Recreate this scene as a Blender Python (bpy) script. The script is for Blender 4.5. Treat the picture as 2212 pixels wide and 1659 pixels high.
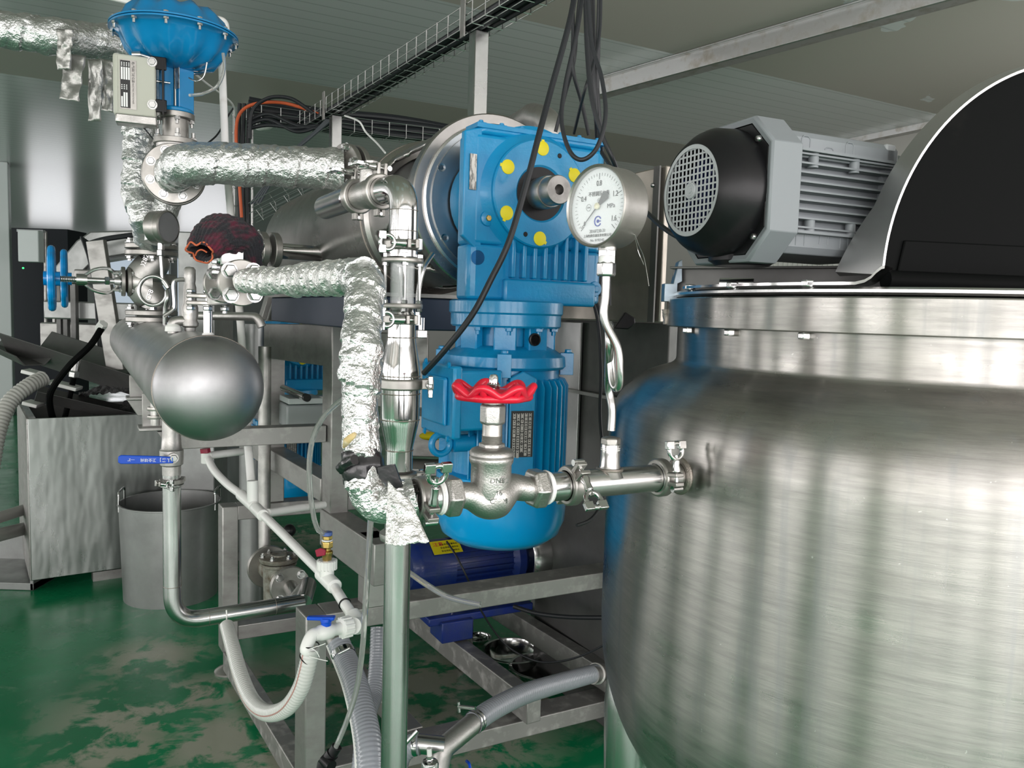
import bpy, bmesh, math, random
from mathutils import Vector, Matrix, noise
PI = math.pi
for o in list(bpy.data.objects): bpy.data.objects.remove(o)
SC = bpy.context.scene; COL = SC.collection
random.seed(7)
V = Vector
# ---------------------------------------------------------------- camera
F = 1736.0; CX, CY = 1106.0, 829.5; HCAM = 1.5
pitch = math.radians(4.9); roll = math.radians(1.7)
fwd = V((0, math.cos(pitch), -math.sin(pitch)))
r0 = V((1, 0, 0)); u0 = r0.cross(fwd)
RT = r0*math.cos(roll) + u0*math.sin(roll)
UP = u0*math.cos(roll) - r0*math.sin(roll)
cam = bpy.data.cameras.new('camera'); cam.sensor_width = 36; cam.lens = 36*F/2212
cam.clip_start = .05; cam.clip_end = 200
co = bpy.data.objects.new('camera', cam); COL.objects.link(co)
m = Matrix((RT, UP, -fwd)).transposed().to_4x4(); m.translation = V((0, 0, HCAM)); co.matrix_world = m
SC.camera = co
# ---------------------------------------------------------------- light
SC.view_settings.view_transform = 'Standard'; SC.view_settings.look = 'None'
SC.view_settings.gamma = 1; SC.view_settings.use_curve_mapping = False
SC.view_settings.exposure = 0.0
SC.cycles.max_bounces = 10; SC.cycles.transparent_max_bounces = 12; SC.cycles.glossy_bounces = 6; SC.cycles.transmission_bounces = 8
SC.cycles.sample_clamp_indirect = 6; SC.cycles.caustics_reflective = False; SC.cycles.caustics_refractive = False
A = V((-.474, .8805, 0)).normalized(); B = V((A.y, -A.x, 0)); Z = V((0, 0, 1))
CEIL = 3.25
w = bpy.data.worlds.new('world'); SC.world = w; w.use_nodes = True
w.node_tree.nodes['Background'].inputs[0].default_value = (.75, .88, 1, 1)
w.node_tree.nodes['Background'].inputs[1].default_value = .6
def AB(a, b, z=0): return A*a + B*b + Z*z
WINS = []
def daylight(name, c, n, wd, ht, e, col=(1, .945, .935)):
    l = bpy.data.lights.new(name, 'AREA'); l.shape = 'RECTANGLE'; l.size = wd; l.size_y = ht; l.energy = e*wd*ht; l.color = col
    o = bpy.data.objects.new(name, l); COL.objects.link(o); o.location = c
    o.rotation_euler = n.to_track_quat('-Z', 'Y').to_euler()
    WINS.append((c, n, wd, ht))
E = 23
NB = [(-8.2+1.32*i) for i in range(11)]
for i, x_ in enumerate(NB): daylight('daylight_window', AB(-3.6, x_, 1.75), A, 1.08, 2.2, E)
for i in range(4): daylight('daylight_window', AB(-2.9+1.5*i, 6.4, 1.75), -B, 1.15, 2.2, E*.5)  # unseen right-wall windows, added to light the tank
for i in range(7): daylight('daylight_window', AB(-1.5+3.2*i, -8.9, 1.75), B, 2.2, 2.2, E*.8)
FB = []
for x_, w_ in ((112, 1.0), (300, 1.6), (440, 1.4)):  # unseen far-wall windows; those past the first are added to brighten the ceiling
    k_ = (x_-1106)/1736; y_ = 24.9/(A.y+k_*A.x); b_ = k_*y_*B.x+y_*B.y; FB.append((b_, w_)); daylight('daylight_window', AB(24.85, b_, 1.75), -A, w_, 2.2, E*.2)
# ---------------------------------------------------------------- pixel helpers (used to measure the photograph)
def P(x, y, d):
    v = RT*((x-CX)/F) - UP*((y-CY)/F) + fwd
    return V((0, 0, HCAM)) + v*(d/v.y)
def PZ(x, y, z):
    v = RT*((x-CX)/F) - UP*((y-CY)/F) + fwd
    return V((0, 0, HCAM)) + v*((z-HCAM)/v.z)
def px(n, d): return n*d/F
# ---------------------------------------------------------------- materials
MATS = {}
def M(name, col, met=0., rough=.5, col2=None, cs=4., cst=(1, 1, 1), rv=0., bump=0., bs=60., bst=(1, 1, 1), coat=0., trans=0., ior=1.45, alpha=1., emit=0., spec=.5, cpos=(.4, .65), aniso=0., bd=.002, sheen=0., detail=6):
    mt = bpy.data.materials.new(name); mt.use_nodes = True; nt = mt.node_tree; N = nt.nodes; L = nt.links
    p = N['Principled BSDF']; p.inputs['Base Color'].default_value = (*col, 1); p.inputs['Metallic'].default_value = met
    p.inputs['Roughness'].default_value = rough; p.inputs['Coat Weight'].default_value = coat; p.inputs['Coat Roughness'].default_value = .12
    p.inputs['Transmission Weight'].default_value = trans; p.inputs['IOR'].default_value = ior; p.inputs['Alpha'].default_value = alpha
    p.inputs['Specular IOR Level'].default_value = spec; p.inputs['Anisotropic'].default_value = aniso; p.inputs['Sheen Weight'].default_value = sheen
    if emit: p.inputs['Emission Color'].default_value = (*col, 1); p.inputs['Emission Strength'].default_value = emit
    tc = N.new('ShaderNodeTexCoord')
    def nz(scale, st, det=detail):
        mp = N.new('ShaderNodeMapping'); mp.inputs['Scale'].default_value = st; L.new(tc.outputs['Object'], mp.inputs[0])
        n = N.new('ShaderNodeTexNoise'); n.inputs['Scale'].default_value = scale; n.inputs['Detail'].default_value = det; n.inputs['Roughness'].default_value = .6
        L.new(mp.outputs[0], n.inputs[0]); return n
    if col2 is not None or rv:
        n = nz(cs, cst)
        mr = N.new('ShaderNodeMapRange'); mr.inputs[1].default_value = cpos[0]; mr.inputs[2].default_value = cpos[1]; L.new(n.outputs[0], mr.inputs[0])
        if col2 is not None:
            mx = N.new('ShaderNodeMix'); mx.data_type = 'RGBA'; mx.inputs[6].default_value = (*col, 1); mx.inputs[7].default_value = (*col2, 1)
            L.new(mr.outputs[0], mx.inputs[0]); L.new(mx.outputs[2], p.inputs['Base Color'])
        if rv:
            m2 = N.new('ShaderNodeMapRange'); m2.inputs[3].default_value = rough; m2.inputs[4].default_value = rough+rv
            L.new(mr.outputs[0], m2.inputs[0]); L.new(m2.outputs[0], p.inputs['Roughness'])
    if bump:
        n = nz(bs, bst, 3); b = N.new('ShaderNodeBump'); b.inputs['Strength'].default_value = bump; b.inputs['Distance'].default_value = bd
        L.new(n.outputs[0], b.inputs['Height']); L.new(b.outputs[0], p.inputs['Normal'])
    MATS[name] = mt; return mt
def steel(name, v=.6, rough=.3, tint=(1, 1, .99), met=1., **k):
    c = tuple(v*t for t in tint); d = dict(col2=tuple(x*.8 for x in c), cs=5, rv=.12, bump=.12, bs=260, bst=(1, 1, 12)); d.update(k)
    return M(name, c, met, rough, **d)
ST = {}
s_brush = steel('brushed_steel', .52, .3, cs=3, met=.9)
s_drum = steel('rolled_steel', .41, .27, (1, .97, .93), bs=150, bst=(9, 9, 9), bump=.05)
s_pol = steel('polished_steel', .60, .1, rv=.06, bump=.03, bs=30, bst=(1, 1, 1), cs=9)
s_pipe = steel('satin_pipe_steel', .56, .2, rv=.1, bump=.04, bs=200, bst=(6, 6, 1))
s_cast = steel('cast_steel', .48, .38, (1, .98, .94), bump=.25, bs=420, bst=(1, 1, 1), cs=20)
s_flange = steel('machined_steel', .38, .36, (1, .97, .91), met=.9, bump=.05, bs=200, cs=12, bst=(1, 1, 1))
s_bolt = steel('bolt_steel', .60, .22, bump=0, rv=.1, cs=40)
s_frame = steel('frame_steel', .36, .38, (1, .99, .95), met=.72, col2=(.25, .24, .23), cs=7, cst=(1, 1, 2), rv=.2, bump=.1, bs=180, bst=(1, 1, 8), cpos=(.45, .75))
s_frame_d = steel('dusty_frame_steel', .31, .44, (1, .98, .94), met=.65, col2=(.52, .51, .49), cs=22, cst=(1, 1, 1), rv=.25, bump=.15, bs=200, cpos=(.5, .75))
s_grey = steel('dull_grey_steel', .34, .36, (.97, 1, .98), met=.7, bump=.06, bs=60, bst=(3, 3, 1))
s_dark = steel('dark_grey_steel', .15, .42, (1, 1, .97), met=.5, bump=.05)
s_blued = steel('bluish_steel_plate', .52, .3, (.88, .95, 1.0), bump=.03, bs=60, bst=(1, 1, 1))
m_weld = steel('weld_bead', .35, .5, (1, .9, .8), bump=.4, bs=400, bst=(1, 1, 1))
m_blue = M('blue_machine_paint', (.003, .25, .50), 0, .3, col2=(.003, .20, .43), cs=9, bump=.25, bs=130, coat=.3, rv=.1)
m_cyan = M('bright_blue_paint', (.0, .30, .75), 0, .3, bump=.1, bs=60, coat=.4)
m_abl = M('valve_blue_paint', (.004, .21, .47), 0, .26, bump=.05, bs=40, coat=.4)
m_dblue = M('dark_blue_paint', (.005, .025, .20), 0, .38, bump=.2, bs=150, coat=.2, col2=(.02, .04, .16), cs=14)
m_grey = M('light_grey_motor_paint', (.20, .22, .232), 0, .5, bump=.1, bs=350, bd=.0006)
m_greyp = M('pale_grey_plastic', (.40, .42, .43), 0, .4)
m_blk = M('black_plastic', (.008, .008, .009), 0, .34, spec=.3, bump=.1, bs=300, bd=.0006)
m_cable = M('black_cable_rubber', (.014, .016, .019), 0, .48)
m_rub = M('black_cover_sheet', (.004, .0045, .0045), 0, .6, col2=(.02, .019, .017), cs=5, cpos=(.6, .9), bump=.15, bs=25, rv=.15, spec=.05)
m_red = M('red_enamel', (.62, .006, .03), 0, .32, coat=.3, bump=.05, bs=60)
m_dred = M('dark_red_plastic', (.30, .01, .04), 0, .4)
m_lever = M('blue_lever_plastic', (.0, .07, .55), 0, .35)
m_yel = M('yellow_plastic', (.72, .62, .01), 0, .45)
m_white = M('white_plastic', (.82, .83, .80), 0, .35, bump=.05, bs=60)
m_wdirt = M('white_pipe_plastic', (.86, .86, .84), 0, .35, col2=(.62, .6, .55), cs=14, cpos=(.55, .8))
m_dial = M('white_dial', (.86, .88, .90), 0, .35)
m_ink = M('black_ink', (.02, .02, .02), 0, .5)
m_inkb = M('blue_ink', (.03, .06, .40), 0, .5)
m_inkg = M('grey_ink', (.16, .16, .17), 0, .5)
m_wink = M('white_ink', (.85, .86, .85), 0, .5)
m_brass = M('brass', (.62, .42, .14), 1, .3, bump=.05)
m_beige = M('beige_enamel', (.47, .48, .41), 0, .45)
m_teflon = M('white_seal_tape', (.85, .85, .83), 0, .5, bump=.3, bs=250)
m_orange = M('orange_cable', (.65, .12, .04), 0, .5)
m_stain = M('rust_stain', (.25, .12, .05), .3, .7, col2=(.12, .06, .03), cs=60)
m_foil = M('crumpled_foil', (.70, .71, .70), .92, .30, rv=.15, cs=30, bump=1, bs=85, bd=.006)
m_foilw = M('woven_foil_wrap', (.78, .78, .76), .85, .36, rv=.12, cs=25, bump=1, bs=150, bd=.004)
m_foild = M('foil_strip', (.42, .42, .40), .85, .45, bump=.5, bs=50, bd=.004)
m_glass = M('clear_glass', (.96, .98, .98), 0, .02, trans=1, ior=1.25)
m_pane = M('thin_gauge_glass', (.95, .97, 1), 0, .05, alpha=.10)
m_tube = M('clear_vinyl_tube', (.86, .88, .85), 0, .1, trans=.75, ior=1.15)
m_sheet = M('clear_sheet_edge', (.8, .8, .78), 0, .3, alpha=.6)
m_hose = M('grey_spiral_hose', (.36, .38, .42), 0, .22, trans=.15, coat=.4)
m_hosew = M('white_spiral_hose', (.70, .71, .68), 0, .25, trans=.12, coat=.3)
m_hoseg = M('grey_corrugated_hose', (.42, .42, .39), 0, .45)
m_cloth = M('maroon_black_knit', (.02, .02, .025), 0, .95, col2=(.13, .012, .035), cs=26, cst=(1, 1, 2), cpos=(.46, .64), bump=1, bs=240, sheen=.1, bd=.004)
m_cedge = M('orange_knit_edge', (.55, .13, .06), 0, .95, bump=1, bs=300)
m_tape = M('black_tape', (.015, .015, .017), 0, .3, bump=.4, bs=45, coat=.3)
m_crud = M('aged_cast_metal', (.30, .30, .26), .5, .55, col2=(.12, .09, .06), cs=25, bump=.6, bs=150)
m_box = M('white_cabinet_paint', (.62, .66, .66), 0, .4)
m_plate = M('engraved_nameplate', (.50, .49, .46), .8, .45, col2=(.2, .2, .19), cs=160, cst=(1, 1, .25), cpos=(.5, .55))
m_tan = M('beige_wall_panel', (.42, .41, .38), 0, .5, bump=.05, bs=5)
m_roomdark = M('painted_room_shade', (.012, .016, .022), 0, .7)
m_knit = M('black_bristle_heap', (.02, .02, .022), 0, .8, col2=(.10, .10, .10), cs=160, bump=1, bs=160)
m_green = M('pale_green_floor_paint', (.25, .42, .33), 0, .3)

def ceiling_mat():
    mt = bpy.data.materials.new('ribbed_ceiling_panel'); mt.use_nodes = True; nt = mt.node_tree; N = nt.nodes; L = nt.links; p = N['Principled BSDF']
    tc = N.new('ShaderNodeNewGeometry'); rot = N.new('ShaderNodeVectorMath'); rot.operation = 'DOT_PRODUCT'; rot.inputs[1].default_value = A
    L.new(tc.outputs['Position'], rot.inputs[0])
    def mth(op, a, b=None):
        n = N.new('ShaderNodeMath'); n.operation = op
        for i, q in enumerate((a, b)):
            if q is None: continue
            if isinstance(q, (int, float)): n.inputs[i].default_value = q
            else: L.new(q, n.inputs[i])
        return n.outputs[0]
    a = rot.outputs['Value']
    fr = mth('FRACT', mth('DIVIDE', a, .135)); rib = mth('LESS_THAN', mth('ABSOLUTE', mth('SUBTRACT', fr, .5)), .05)
    band = mth('MULTIPLY', mth('GREATER_THAN', a, 6.45), mth('LESS_THAN', a, 7.55))
    n = N.new('ShaderNodeTexNoise'); n.inputs['Scale'].default_value = .8; n.inputs['Detail'].default_value = 5; L.new(tc.outputs['Position'], n.inputs[0])
    near = mth('MULTIPLY', mth('LESS_THAN', a, 4.35), mth('GREATER_THAN', n.outputs[0], .40))
    dust = mth('MAXIMUM', band, near)
    mx = N.new('ShaderNodeMix'); mx.data_type = 'RGBA'; mx.inputs[6].default_value = (.62, .62, .63, 1); mx.inputs[7].default_value = (.47, .42, .385, 1)
    L.new(dust, mx.inputs[0]); m3 = N.new('ShaderNodeMix'); m3.data_type = 'RGBA'; m3.inputs[7].default_value = (.25, .27, .27, 1)
    L.new(mth('MULTIPLY', mth('MULTIPLY', rib, mth('SUBTRACT', 1, dust)), .4), m3.inputs[0]); L.new(mx.outputs[2], m3.inputs[6]); L.new(m3.outputs[2], p.inputs['Base Color'])
    L.new(mth('ADD', mth('MULTIPLY', dust, .3), .2), p.inputs['Roughness'])
    b = N.new('ShaderNodeBump'); b.inputs['Strength'].default_value = .5; b.inputs['Distance'].default_value = .004; b.invert = True
    L.new(mth('MULTIPLY', rib, mth('SUBTRACT', 1, mth('MULTIPLY', dust, .7))), b.inputs['Height']); L.new(b.outputs[0], p.inputs['Normal'])
    return mt
def floor_mat():
    mt = bpy.data.materials.new('worn_green_floor'); mt.use_nodes = True; nt = mt.node_tree; N = nt.nodes; L = nt.links; p = N['Principled BSDF']
    tc = N.new('ShaderNodeTexCoord')
    def nz(s, d=6, r=.6, dist=0):
        n = N.new('ShaderNodeTexNoise'); n.inputs['Scale'].default_value = s; n.inputs['Detail'].default_value = d; n.inputs['Roughness'].default_value = r; n.inputs['Distortion'].default_value = dist
        L.new(tc.outputs['Object'], n.inputs[0]); return n.outputs[0]
    def rng(x, a, b, c=0, d=1):
        m = N.new('ShaderNodeMapRange'); m.inputs[1].default_value = a; m.inputs[2].default_value = b; m.inputs[3].default_value = c; m.inputs[4].default_value = d
        L.new(x, m.inputs[0]); return m.outputs[0]
    def mix(f, c1, c2):
        m = N.new('ShaderNodeMix'); m.data_type = 'RGBA'
        L.new(f, m.inputs[0])
        for i, c in ((6, c1), (7, c2)):
            if isinstance(c, tuple): m.inputs[i].default_value = (*c, 1)
            else: L.new(c, m.inputs[i])
        return m.outputs[2]
    base = mix(rng(nz(1.6), .4, .65), (.004, .17, .065), (.010, .25, .10))
    w1 = mix(rng(nz(5, 9, .7, .4), .58, .70, 0, .5), base, (.20, .32, .22))
    # worn patches: masks round centres on the ground
    geo = N.new('ShaderNodeNewGeometry')
    pat = None
    for c, r in FLOOR_WEAR:
        d = N.new('ShaderNodeVectorMath'); d.operation = 'DISTANCE'; d.inputs[1].default_value = c; L.new(geo.outputs['Position'], d.inputs[0])
        q = rng(d.outputs['Value'], r*.3, r, 1, 0)
        if pat is None: pat = q
        else:
            mm = N.new('ShaderNodeMath'); mm.operation = 'MAXIMUM'; L.new(pat, mm.inputs[0]); L.new(q, mm.inputs[1]); pat = mm.outputs[0]
    a = N.new('ShaderNodeMath'); a.operation = 'MULTIPLY'; L.new(pat, a.inputs[0]); L.new(rng(nz(6, 9, .62, .35), .455, .53), a.inputs[1])
    w2 = mix(a.outputs[0], w1, (.34, .36, .28))
    L.new(w2, p.inputs['Base Color'])
    L.new(rng(nz(2.3, 5), .35, .7, .1, .38), p.inputs['Roughness'])
    b = N.new('ShaderNodeBump'); b.inputs['Strength'].default_value = .15; b.inputs['Distance'].default_value = .004; L.new(nz(30, 4), b.inputs['Height']); L.new(b.outputs[0], p.inputs['Normal'])
    return mt
def tank_mat():
    mt = bpy.data.materials.new('tank_brushed_steel'); mt.use_nodes = True; nt = mt.node_tree; N = nt.nodes; L = nt.links; p = N['Principled BSDF']
    tc = N.new('ShaderNodeTexCoord'); p.inputs['Metallic'].default_value = 1; p.inputs['Anisotropic'].default_value = .95; p.inputs['Anisotropic Rotation'].default_value = .25
    tg = N.new('ShaderNodeTangent'); tg.direction_type = 'RADIAL'; tg.axis = 'Z'; L.new(tg.outputs[0], p.inputs['Tangent'])
    def nz(s, st, d=4, r=.6):
        mp = N.new('ShaderNodeMapping'); mp.inputs['Scale'].default_value = st; L.new(tc.outputs['Object'], mp.inputs[0])
        n = N.new('ShaderNodeTexNoise'); n.inputs['Scale'].default_value = s; n.inputs['Detail'].default_value = d; n.inputs['Roughness'].default_value = r; L.new(mp.outputs[0], n.inputs[0]); return n.outputs[0]
    def rng(x, a, b, c=0, d=1):
        m = N.new('ShaderNodeMapRange'); m.inputs[1].default_value = a; m.inputs[2].default_value = b; m.inputs[3].default_value = c; m.inputs[4].default_value = d
        L.new(x, m.inputs[0]); return m.outputs[0]
    def mix(f, c1, c2):
        m = N.new('ShaderNodeMix'); m.data_type = 'RGBA'; L.new(f, m.inputs[0])
        for i, c in ((6, c1), (7, c2)):
            if isinstance(c, tuple): m.inputs[i].default_value = (*c, 1)
            else: L.new(c, m.inputs[i])
        return m.outputs[2]
    streak = rng(nz(9, (1, 1, 14), 6, .7), .35, .7)
    drip = rng(nz(12, (2.6, 2.6, .12), 4, .6), .54, .72, 0, .8)
    c = mix(streak, (.44, .425, .40), (.32, .31, .295))
    c = mix(drip, c, (.33, .335, .335))
    spk = rng(nz(90, (1, 1, 1), 2), .74, .80, 0, .7)
    c = mix(spk, c, (.8, .8, .78)); L.new(c, p.inputs['Base Color'])
    a = N.new('ShaderNodeMath'); a.operation = 'ADD'; L.new(rng(nz(6, (1, 1, 3), 4), .3, .7, .25, .36), a.inputs[0]); 
    k = N.new('ShaderNodeMath'); k.operation = 'MULTIPLY'; k.inputs[1].default_value = .05; L.new(drip, k.inputs[0]); L.new(k.outputs[0], a.inputs[1]); L.new(a.outputs[0], p.inputs['Roughness'])
    b = N.new('ShaderNodeBump'); b.inputs['Strength'].default_value = .12; b.inputs['Distance'].default_value = .0008; L.new(nz(30, (1, 1, 22), 3), b.inputs['Height']); L.new(b.outputs[0], p.inputs['Normal'])
    return mt
m_tank = tank_mat()
# ---------------------------------------------------------------- mesh builder
def frame(n, up=None):
    n = n.normalized(); up = up or Z
    if abs(n.dot(up)) > .98: up = V((0, 1, 0)) if abs(n.y) < .9 else V((1, 0, 0))
    x = up.cross(n).normalized(); y = n.cross(x); return x, y, n
class MB:
    def __init__(s): s.v = []; s.f = []; s.mi = []; s.mats = []; s.cur = 0
    def mat(s, m):
        if m not in s.mats: s.mats.append(m)
        s.cur = s.mats.index(m); return s
    def add(s, vs, fs):
        k = len(s.v); s.v += [tuple(q) for q in vs]
        for f in fs: s.f.append([i+k for i in f]); s.mi.append(s.cur)
        return s
    def box(s, c, sx, sy, sz, ax=None):
        x, y, z = ax or (V((1, 0, 0)), V((0, 1, 0)), Z)
        vs = [c + x*(sx*i/2) + y*(sy*j/2) + z*(sz*k/2) for i in (-1, 1) for j in (-1, 1) for k in (-1, 1)]
        return s.add(vs, [(0, 1, 3, 2), (4, 6, 7, 5), (0, 4, 5, 1), (2, 3, 7, 6), (0, 2, 6, 4), (1, 5, 7, 3)])
    def beam(s, p0, p1, w, h, top=True):
        d = (p1-p0); c = (p0+p1)/2
        if top: c = c - Z*h/2
        x, y, n = frame(d); return s.box(c, w, h, d.length, (x, y, n))
    def ring(s, c, x, y, r, n, a0=0): return [c + x*(r*math.cos(a0+2*PI*i/n)) + y*(r*math.sin(a0+2*PI*i/n)) for i in range(n)]
    def lathe(s, prof, o, ax, n=32, up=None, caps=True):
        x, y, z = frame(ax, up); vs = []; fs = []
        for r, h in prof: vs += s.ring(o + z*h, x, y, max(r, 1e-5), n)
        for k in range(len(prof)-1):
            for i in range(n):
                j = (i+1) % n; fs.append((k*n+i, k*n+j, (k+1)*n+j, (k+1)*n+i))
        if caps:
            if prof[0][0] > 1e-4: fs.append(tuple(range(n-1, -1, -1)))
            if prof[-1][0] > 1e-4: fs.append(tuple(range((len(prof)-1)*n, len(prof)*n)))
        return s.add(vs, fs)
    def cyl(s, p0, p1, r, r2=None, n=24, caps=True):
        d = p1-p0; return s.lathe([(r, 0), (r if r2 is None else r2, d.length)], p0, d, n, caps=caps)
    def hex(s, p0, p1, r, n=6):
        d = p1-p0; c = min(.15*r, d.length*.2)
        return s.lathe([(r-c, 0), (r, c), (r, d.length-c), (r-c, d.length)], p0, d, n)
    def tor(s, c, ax, R, r, n=32, m=10, up=None):
        x, y, z = frame(ax, up); vs = []; fs = []
        for i in range(n):
            a = 2*PI*i/n; d = x*math.cos(a)+y*math.sin(a)
            for j in range(m):
                b = 2*PI*j/m; vs.append(c + d*(R+r*math.cos(b)) + z*(r*math.sin(b)))
        for i in range(n):
            for j in range(m): fs.append((i*m+j, ((i+1) % n)*m+j, ((i+1) % n)*m+(j+1) % m, i*m+(j+1) % m))
        return s.add(vs, fs)
    def sph(s, c, r, n=16, sc=(1, 1, 1)):
        m = n//2; prof = [(r*math.sin(PI*k/m), -r*math.cos(PI*k/m)) for k in range(m+1)]
        k0 = len(s.v); s.lathe(prof, V((0, 0, 0)), Z, n, caps=False)
        for i in range(k0, len(s.v)): q = s.v[i]; s.v[i] = (c.x+q[0]*sc[0], c.y+q[1]*sc[1], c.z+q[2]*sc[2])
        return s
    def prism(s, poly, o, x, y, z, t):
        n = len(poly); vs = [o + x*p[0] + y*p[1] for p in poly] + [o + x*p[0] + y*p[1] + z*t for p in poly]
        fs = [tuple(range(n-1, -1, -1)), tuple(range(n, 2*n))] + [(i, (i+1) % n, n+(i+1) % n, n+i) for i in range(n)]
        return s.add(vs, fs)
    def tube(s, pts, r, n=12, caps=True, closed=False, rf=None, disp=None):
        m = len(pts); T = []
        for i in range(m):
            a = pts[(i-1) % m] if (closed or i > 0) else pts[i]; b = pts[(i+1) % m] if (closed or i < m-1) else pts[i]
            T.append((b-a).normalized())
        x, y, _ = frame(T[0]); vs = []; fs = []; L = 0
        for i in range(m):
            if i:
                q = T[i-1].rotation_difference(T[i]); x = q @ x; L += (pts[i]-pts[i-1]).length
            y = T[i].cross(x).normalized(); x = y.cross(T[i]).normalized()
            rr = rf(L, i/(m-1)) if rf else r
            for j in range(n):
                a = 2*PI*j/n; d = x*math.cos(a)+y*math.sin(a); q = pts[i] + d*rr
                if disp: q = q + d*disp(q, L, a)
                vs.append(q)
        mm = m if closed else m-1
        for i in range(mm):
            k = (i+1) % m
            for j in range(n): fs.append((i*n+j, i*n+(j+1) % n, k*n+(j+1) % n, k*n+j))
        if caps and not closed: fs += [tuple(range(n-1, -1, -1)), tuple(range((m-1)*n, m*n))]
        return s.add(vs, fs)
    def bolt(s, c, ax, r=.008, h=.007, nut=None, stud=0):
        ax = ax.normalized(); s.hex(c, c+ax*h, r); s.cyl(c, c+ax*.0015, r*1.25, n=16)
        if stud: s.cyl(c, c+ax*(h+stud), r*.55, n=10)
        return s
    def text(s, txt, c, x, y, size, mat=None, th=.0006, al='CENTER', sx=1):
        cu = bpy.data.curves.new('t', 'FONT'); cu.body = txt; cu.size = size; cu.align_x = al; cu.align_y = 'CENTER'; cu.extrude = th/2; cu.resolution_u = 3
        o = bpy.data.objects.new('t', cu); COL.objects.link(o); dg = bpy.context.evaluated_depsgraph_get(); me = bpy.data.meshes.new_from_object(o.evaluated_get(dg))
        if mat: s.mat(mat)
        x = x.normalized(); y = y.normalized(); z = x.cross(y)
        s.add([c + x*(q.co.x*sx) + y*q.co.y + z*(q.co.z+th/2) for q in me.vertices], [tuple(p.vertices) for p in me.polygons])
        bpy.data.objects.remove(o); bpy.data.meshes.remove(me); bpy.data.curves.remove(cu); return s
ORG = {}
def root_loc(p):
    while p.parent: p = p.parent
    return p.location
def tag(o, label=None, cat=None, group=None, kind=None):
    if label: o['label'] = label
    if cat: o['category'] = cat
    if group: o['group'] = group
    if kind: o['kind'] = kind
    return o
def obj(name, mb, mat, parent=None, bevel=0, ang=35, seg=2, label=None, cat=None, group=None, kind=None):
    if not mb.mats: mb.mats = [mat]
    vs = [V(q) for q in mb.v]
    if parent: org = root_loc(parent).copy()
    else:
        xs = [q.x for q in vs]; ys = [q.y for q in vs]; zs = [q.z for q in vs]
        org = V(((min(xs)+max(xs))/2, (min(ys)+max(ys))/2, min(zs)))
    me = bpy.data.meshes.new(name); me.from_pydata([q-org for q in vs], [], mb.f)
    for mt in mb.mats: me.materials.append(mt)
    if len(mb.mats) > 1:
        for p, k in zip(me.polygons, mb.mi): p.material_index = k
    bm = bmesh.new(); bm.from_mesh(me); bmesh.ops.recalc_face_normals(bm, faces=bm.faces); bm.to_mesh(me); bm.free()
    for p in me.polygons: p.use_smooth = True
    me.set_sharp_from_angle(angle=math.radians(ang))
    o = bpy.data.objects.new(name, me); COL.objects.link(o)
    if parent: o.parent = parent
    else: o.location = org
    if bevel:
        b = o.modifiers.new('bevel', 'BEVEL'); b.width = bevel; b.segments = seg; b.limit_method = 'ANGLE'; b.angle_limit = math.radians(40); b.harden_normals = False
    return tag(o, label, cat, group, kind)
def thing(name, label, cat, loc, group=None):
    o = bpy.data.objects.new(name, None); COL.objects.link(o); o.location = loc; o.empty_display_size = .05
    return tag(o, label, cat, group)
# paths
def smooth(pts, n=10, closed=False):
    out = []; m = len(pts)
    for i in range(m if closed else m-1):
        g = (lambda k: pts[k % m]) if closed else (lambda k: pts[min(max(k, 0), m-1)])
        p0, p1, p2, p3 = g(i-1), g(i), g(i+1), g(i+2)
        for k in range(n):
            t = k/n; out.append(.5*((2*p1) + (p2-p0)*t + (2*p0-5*p1+4*p2-p3)*t*t + (3*p1-p0-3*p2+p3)*t**3))
    if not closed: out.append(pts[-1].copy())
    return out
def fillet(pts, r, n=10):
    out = [pts[0]]
    for i in range(1, len(pts)-1):
        a = (pts[i-1]-pts[i]); b = (pts[i+1]-pts[i]); la, lb = a.length, b.length; a.normalize(); b.normalize()
        ang = a.angle(b); t = min(r/math.tan(ang/2), la*.49, lb*.49); 
        p, q = pts[i]+a*t, pts[i]+b*t
        for k in range(n+1):
            s = k/n; out.append(p*(1-s)**2 + pts[i]*2*s*(1-s) + q*s*s)
    out.append(pts[-1]); return out
def resamp(pts, step):
    out = [pts[0]]; acc = 0
    for i in range(1, len(pts)):
        a, b = pts[i-1], pts[i]; L = (b-a).length
        if L < 1e-9: continue
        t = step-acc
        while t < L: out.append(a+(b-a)*(t/L)); t += step
        acc = L-(t-step)
    out.append(pts[-1]); return out
def PP(*a): return [P(*q) for q in a]
def hose_rf(r, pitch, amp): return lambda L, t: r + amp*(1 if (L/pitch) % 1 < .45 else 0)
def flange(mb, c, ax, R, t, hub=None, nb=0, br=.008, bo=.8, stud=.012, a0=.4, side=1):
    """disc centred at c, thickness t along ax, with bolts"""
    x, y, z = frame(ax); e = min(.002, t*.15)
    mb.lathe([(R-e, -t/2), (R, -t/2+e), (R, t/2-e), (R-e, t/2)], c, ax, 48)
    return mb
def fbolts(mb, c, ax, R, t, nb, br, bo=.8, a0=.4, both=True, stud=.006):
    x, y, z = frame(ax)
    for i in range(nb):
        a = a0+2*PI*i/nb; d = (x*math.cos(a)+y*math.sin(a))*R*bo
        mb.bolt(c+d+z*t/2, z, br, br*.8, stud=stud)
        if both: mb.bolt(c+d-z*t/2, -z, br, br*.8, stud=stud)
    return mb
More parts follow.
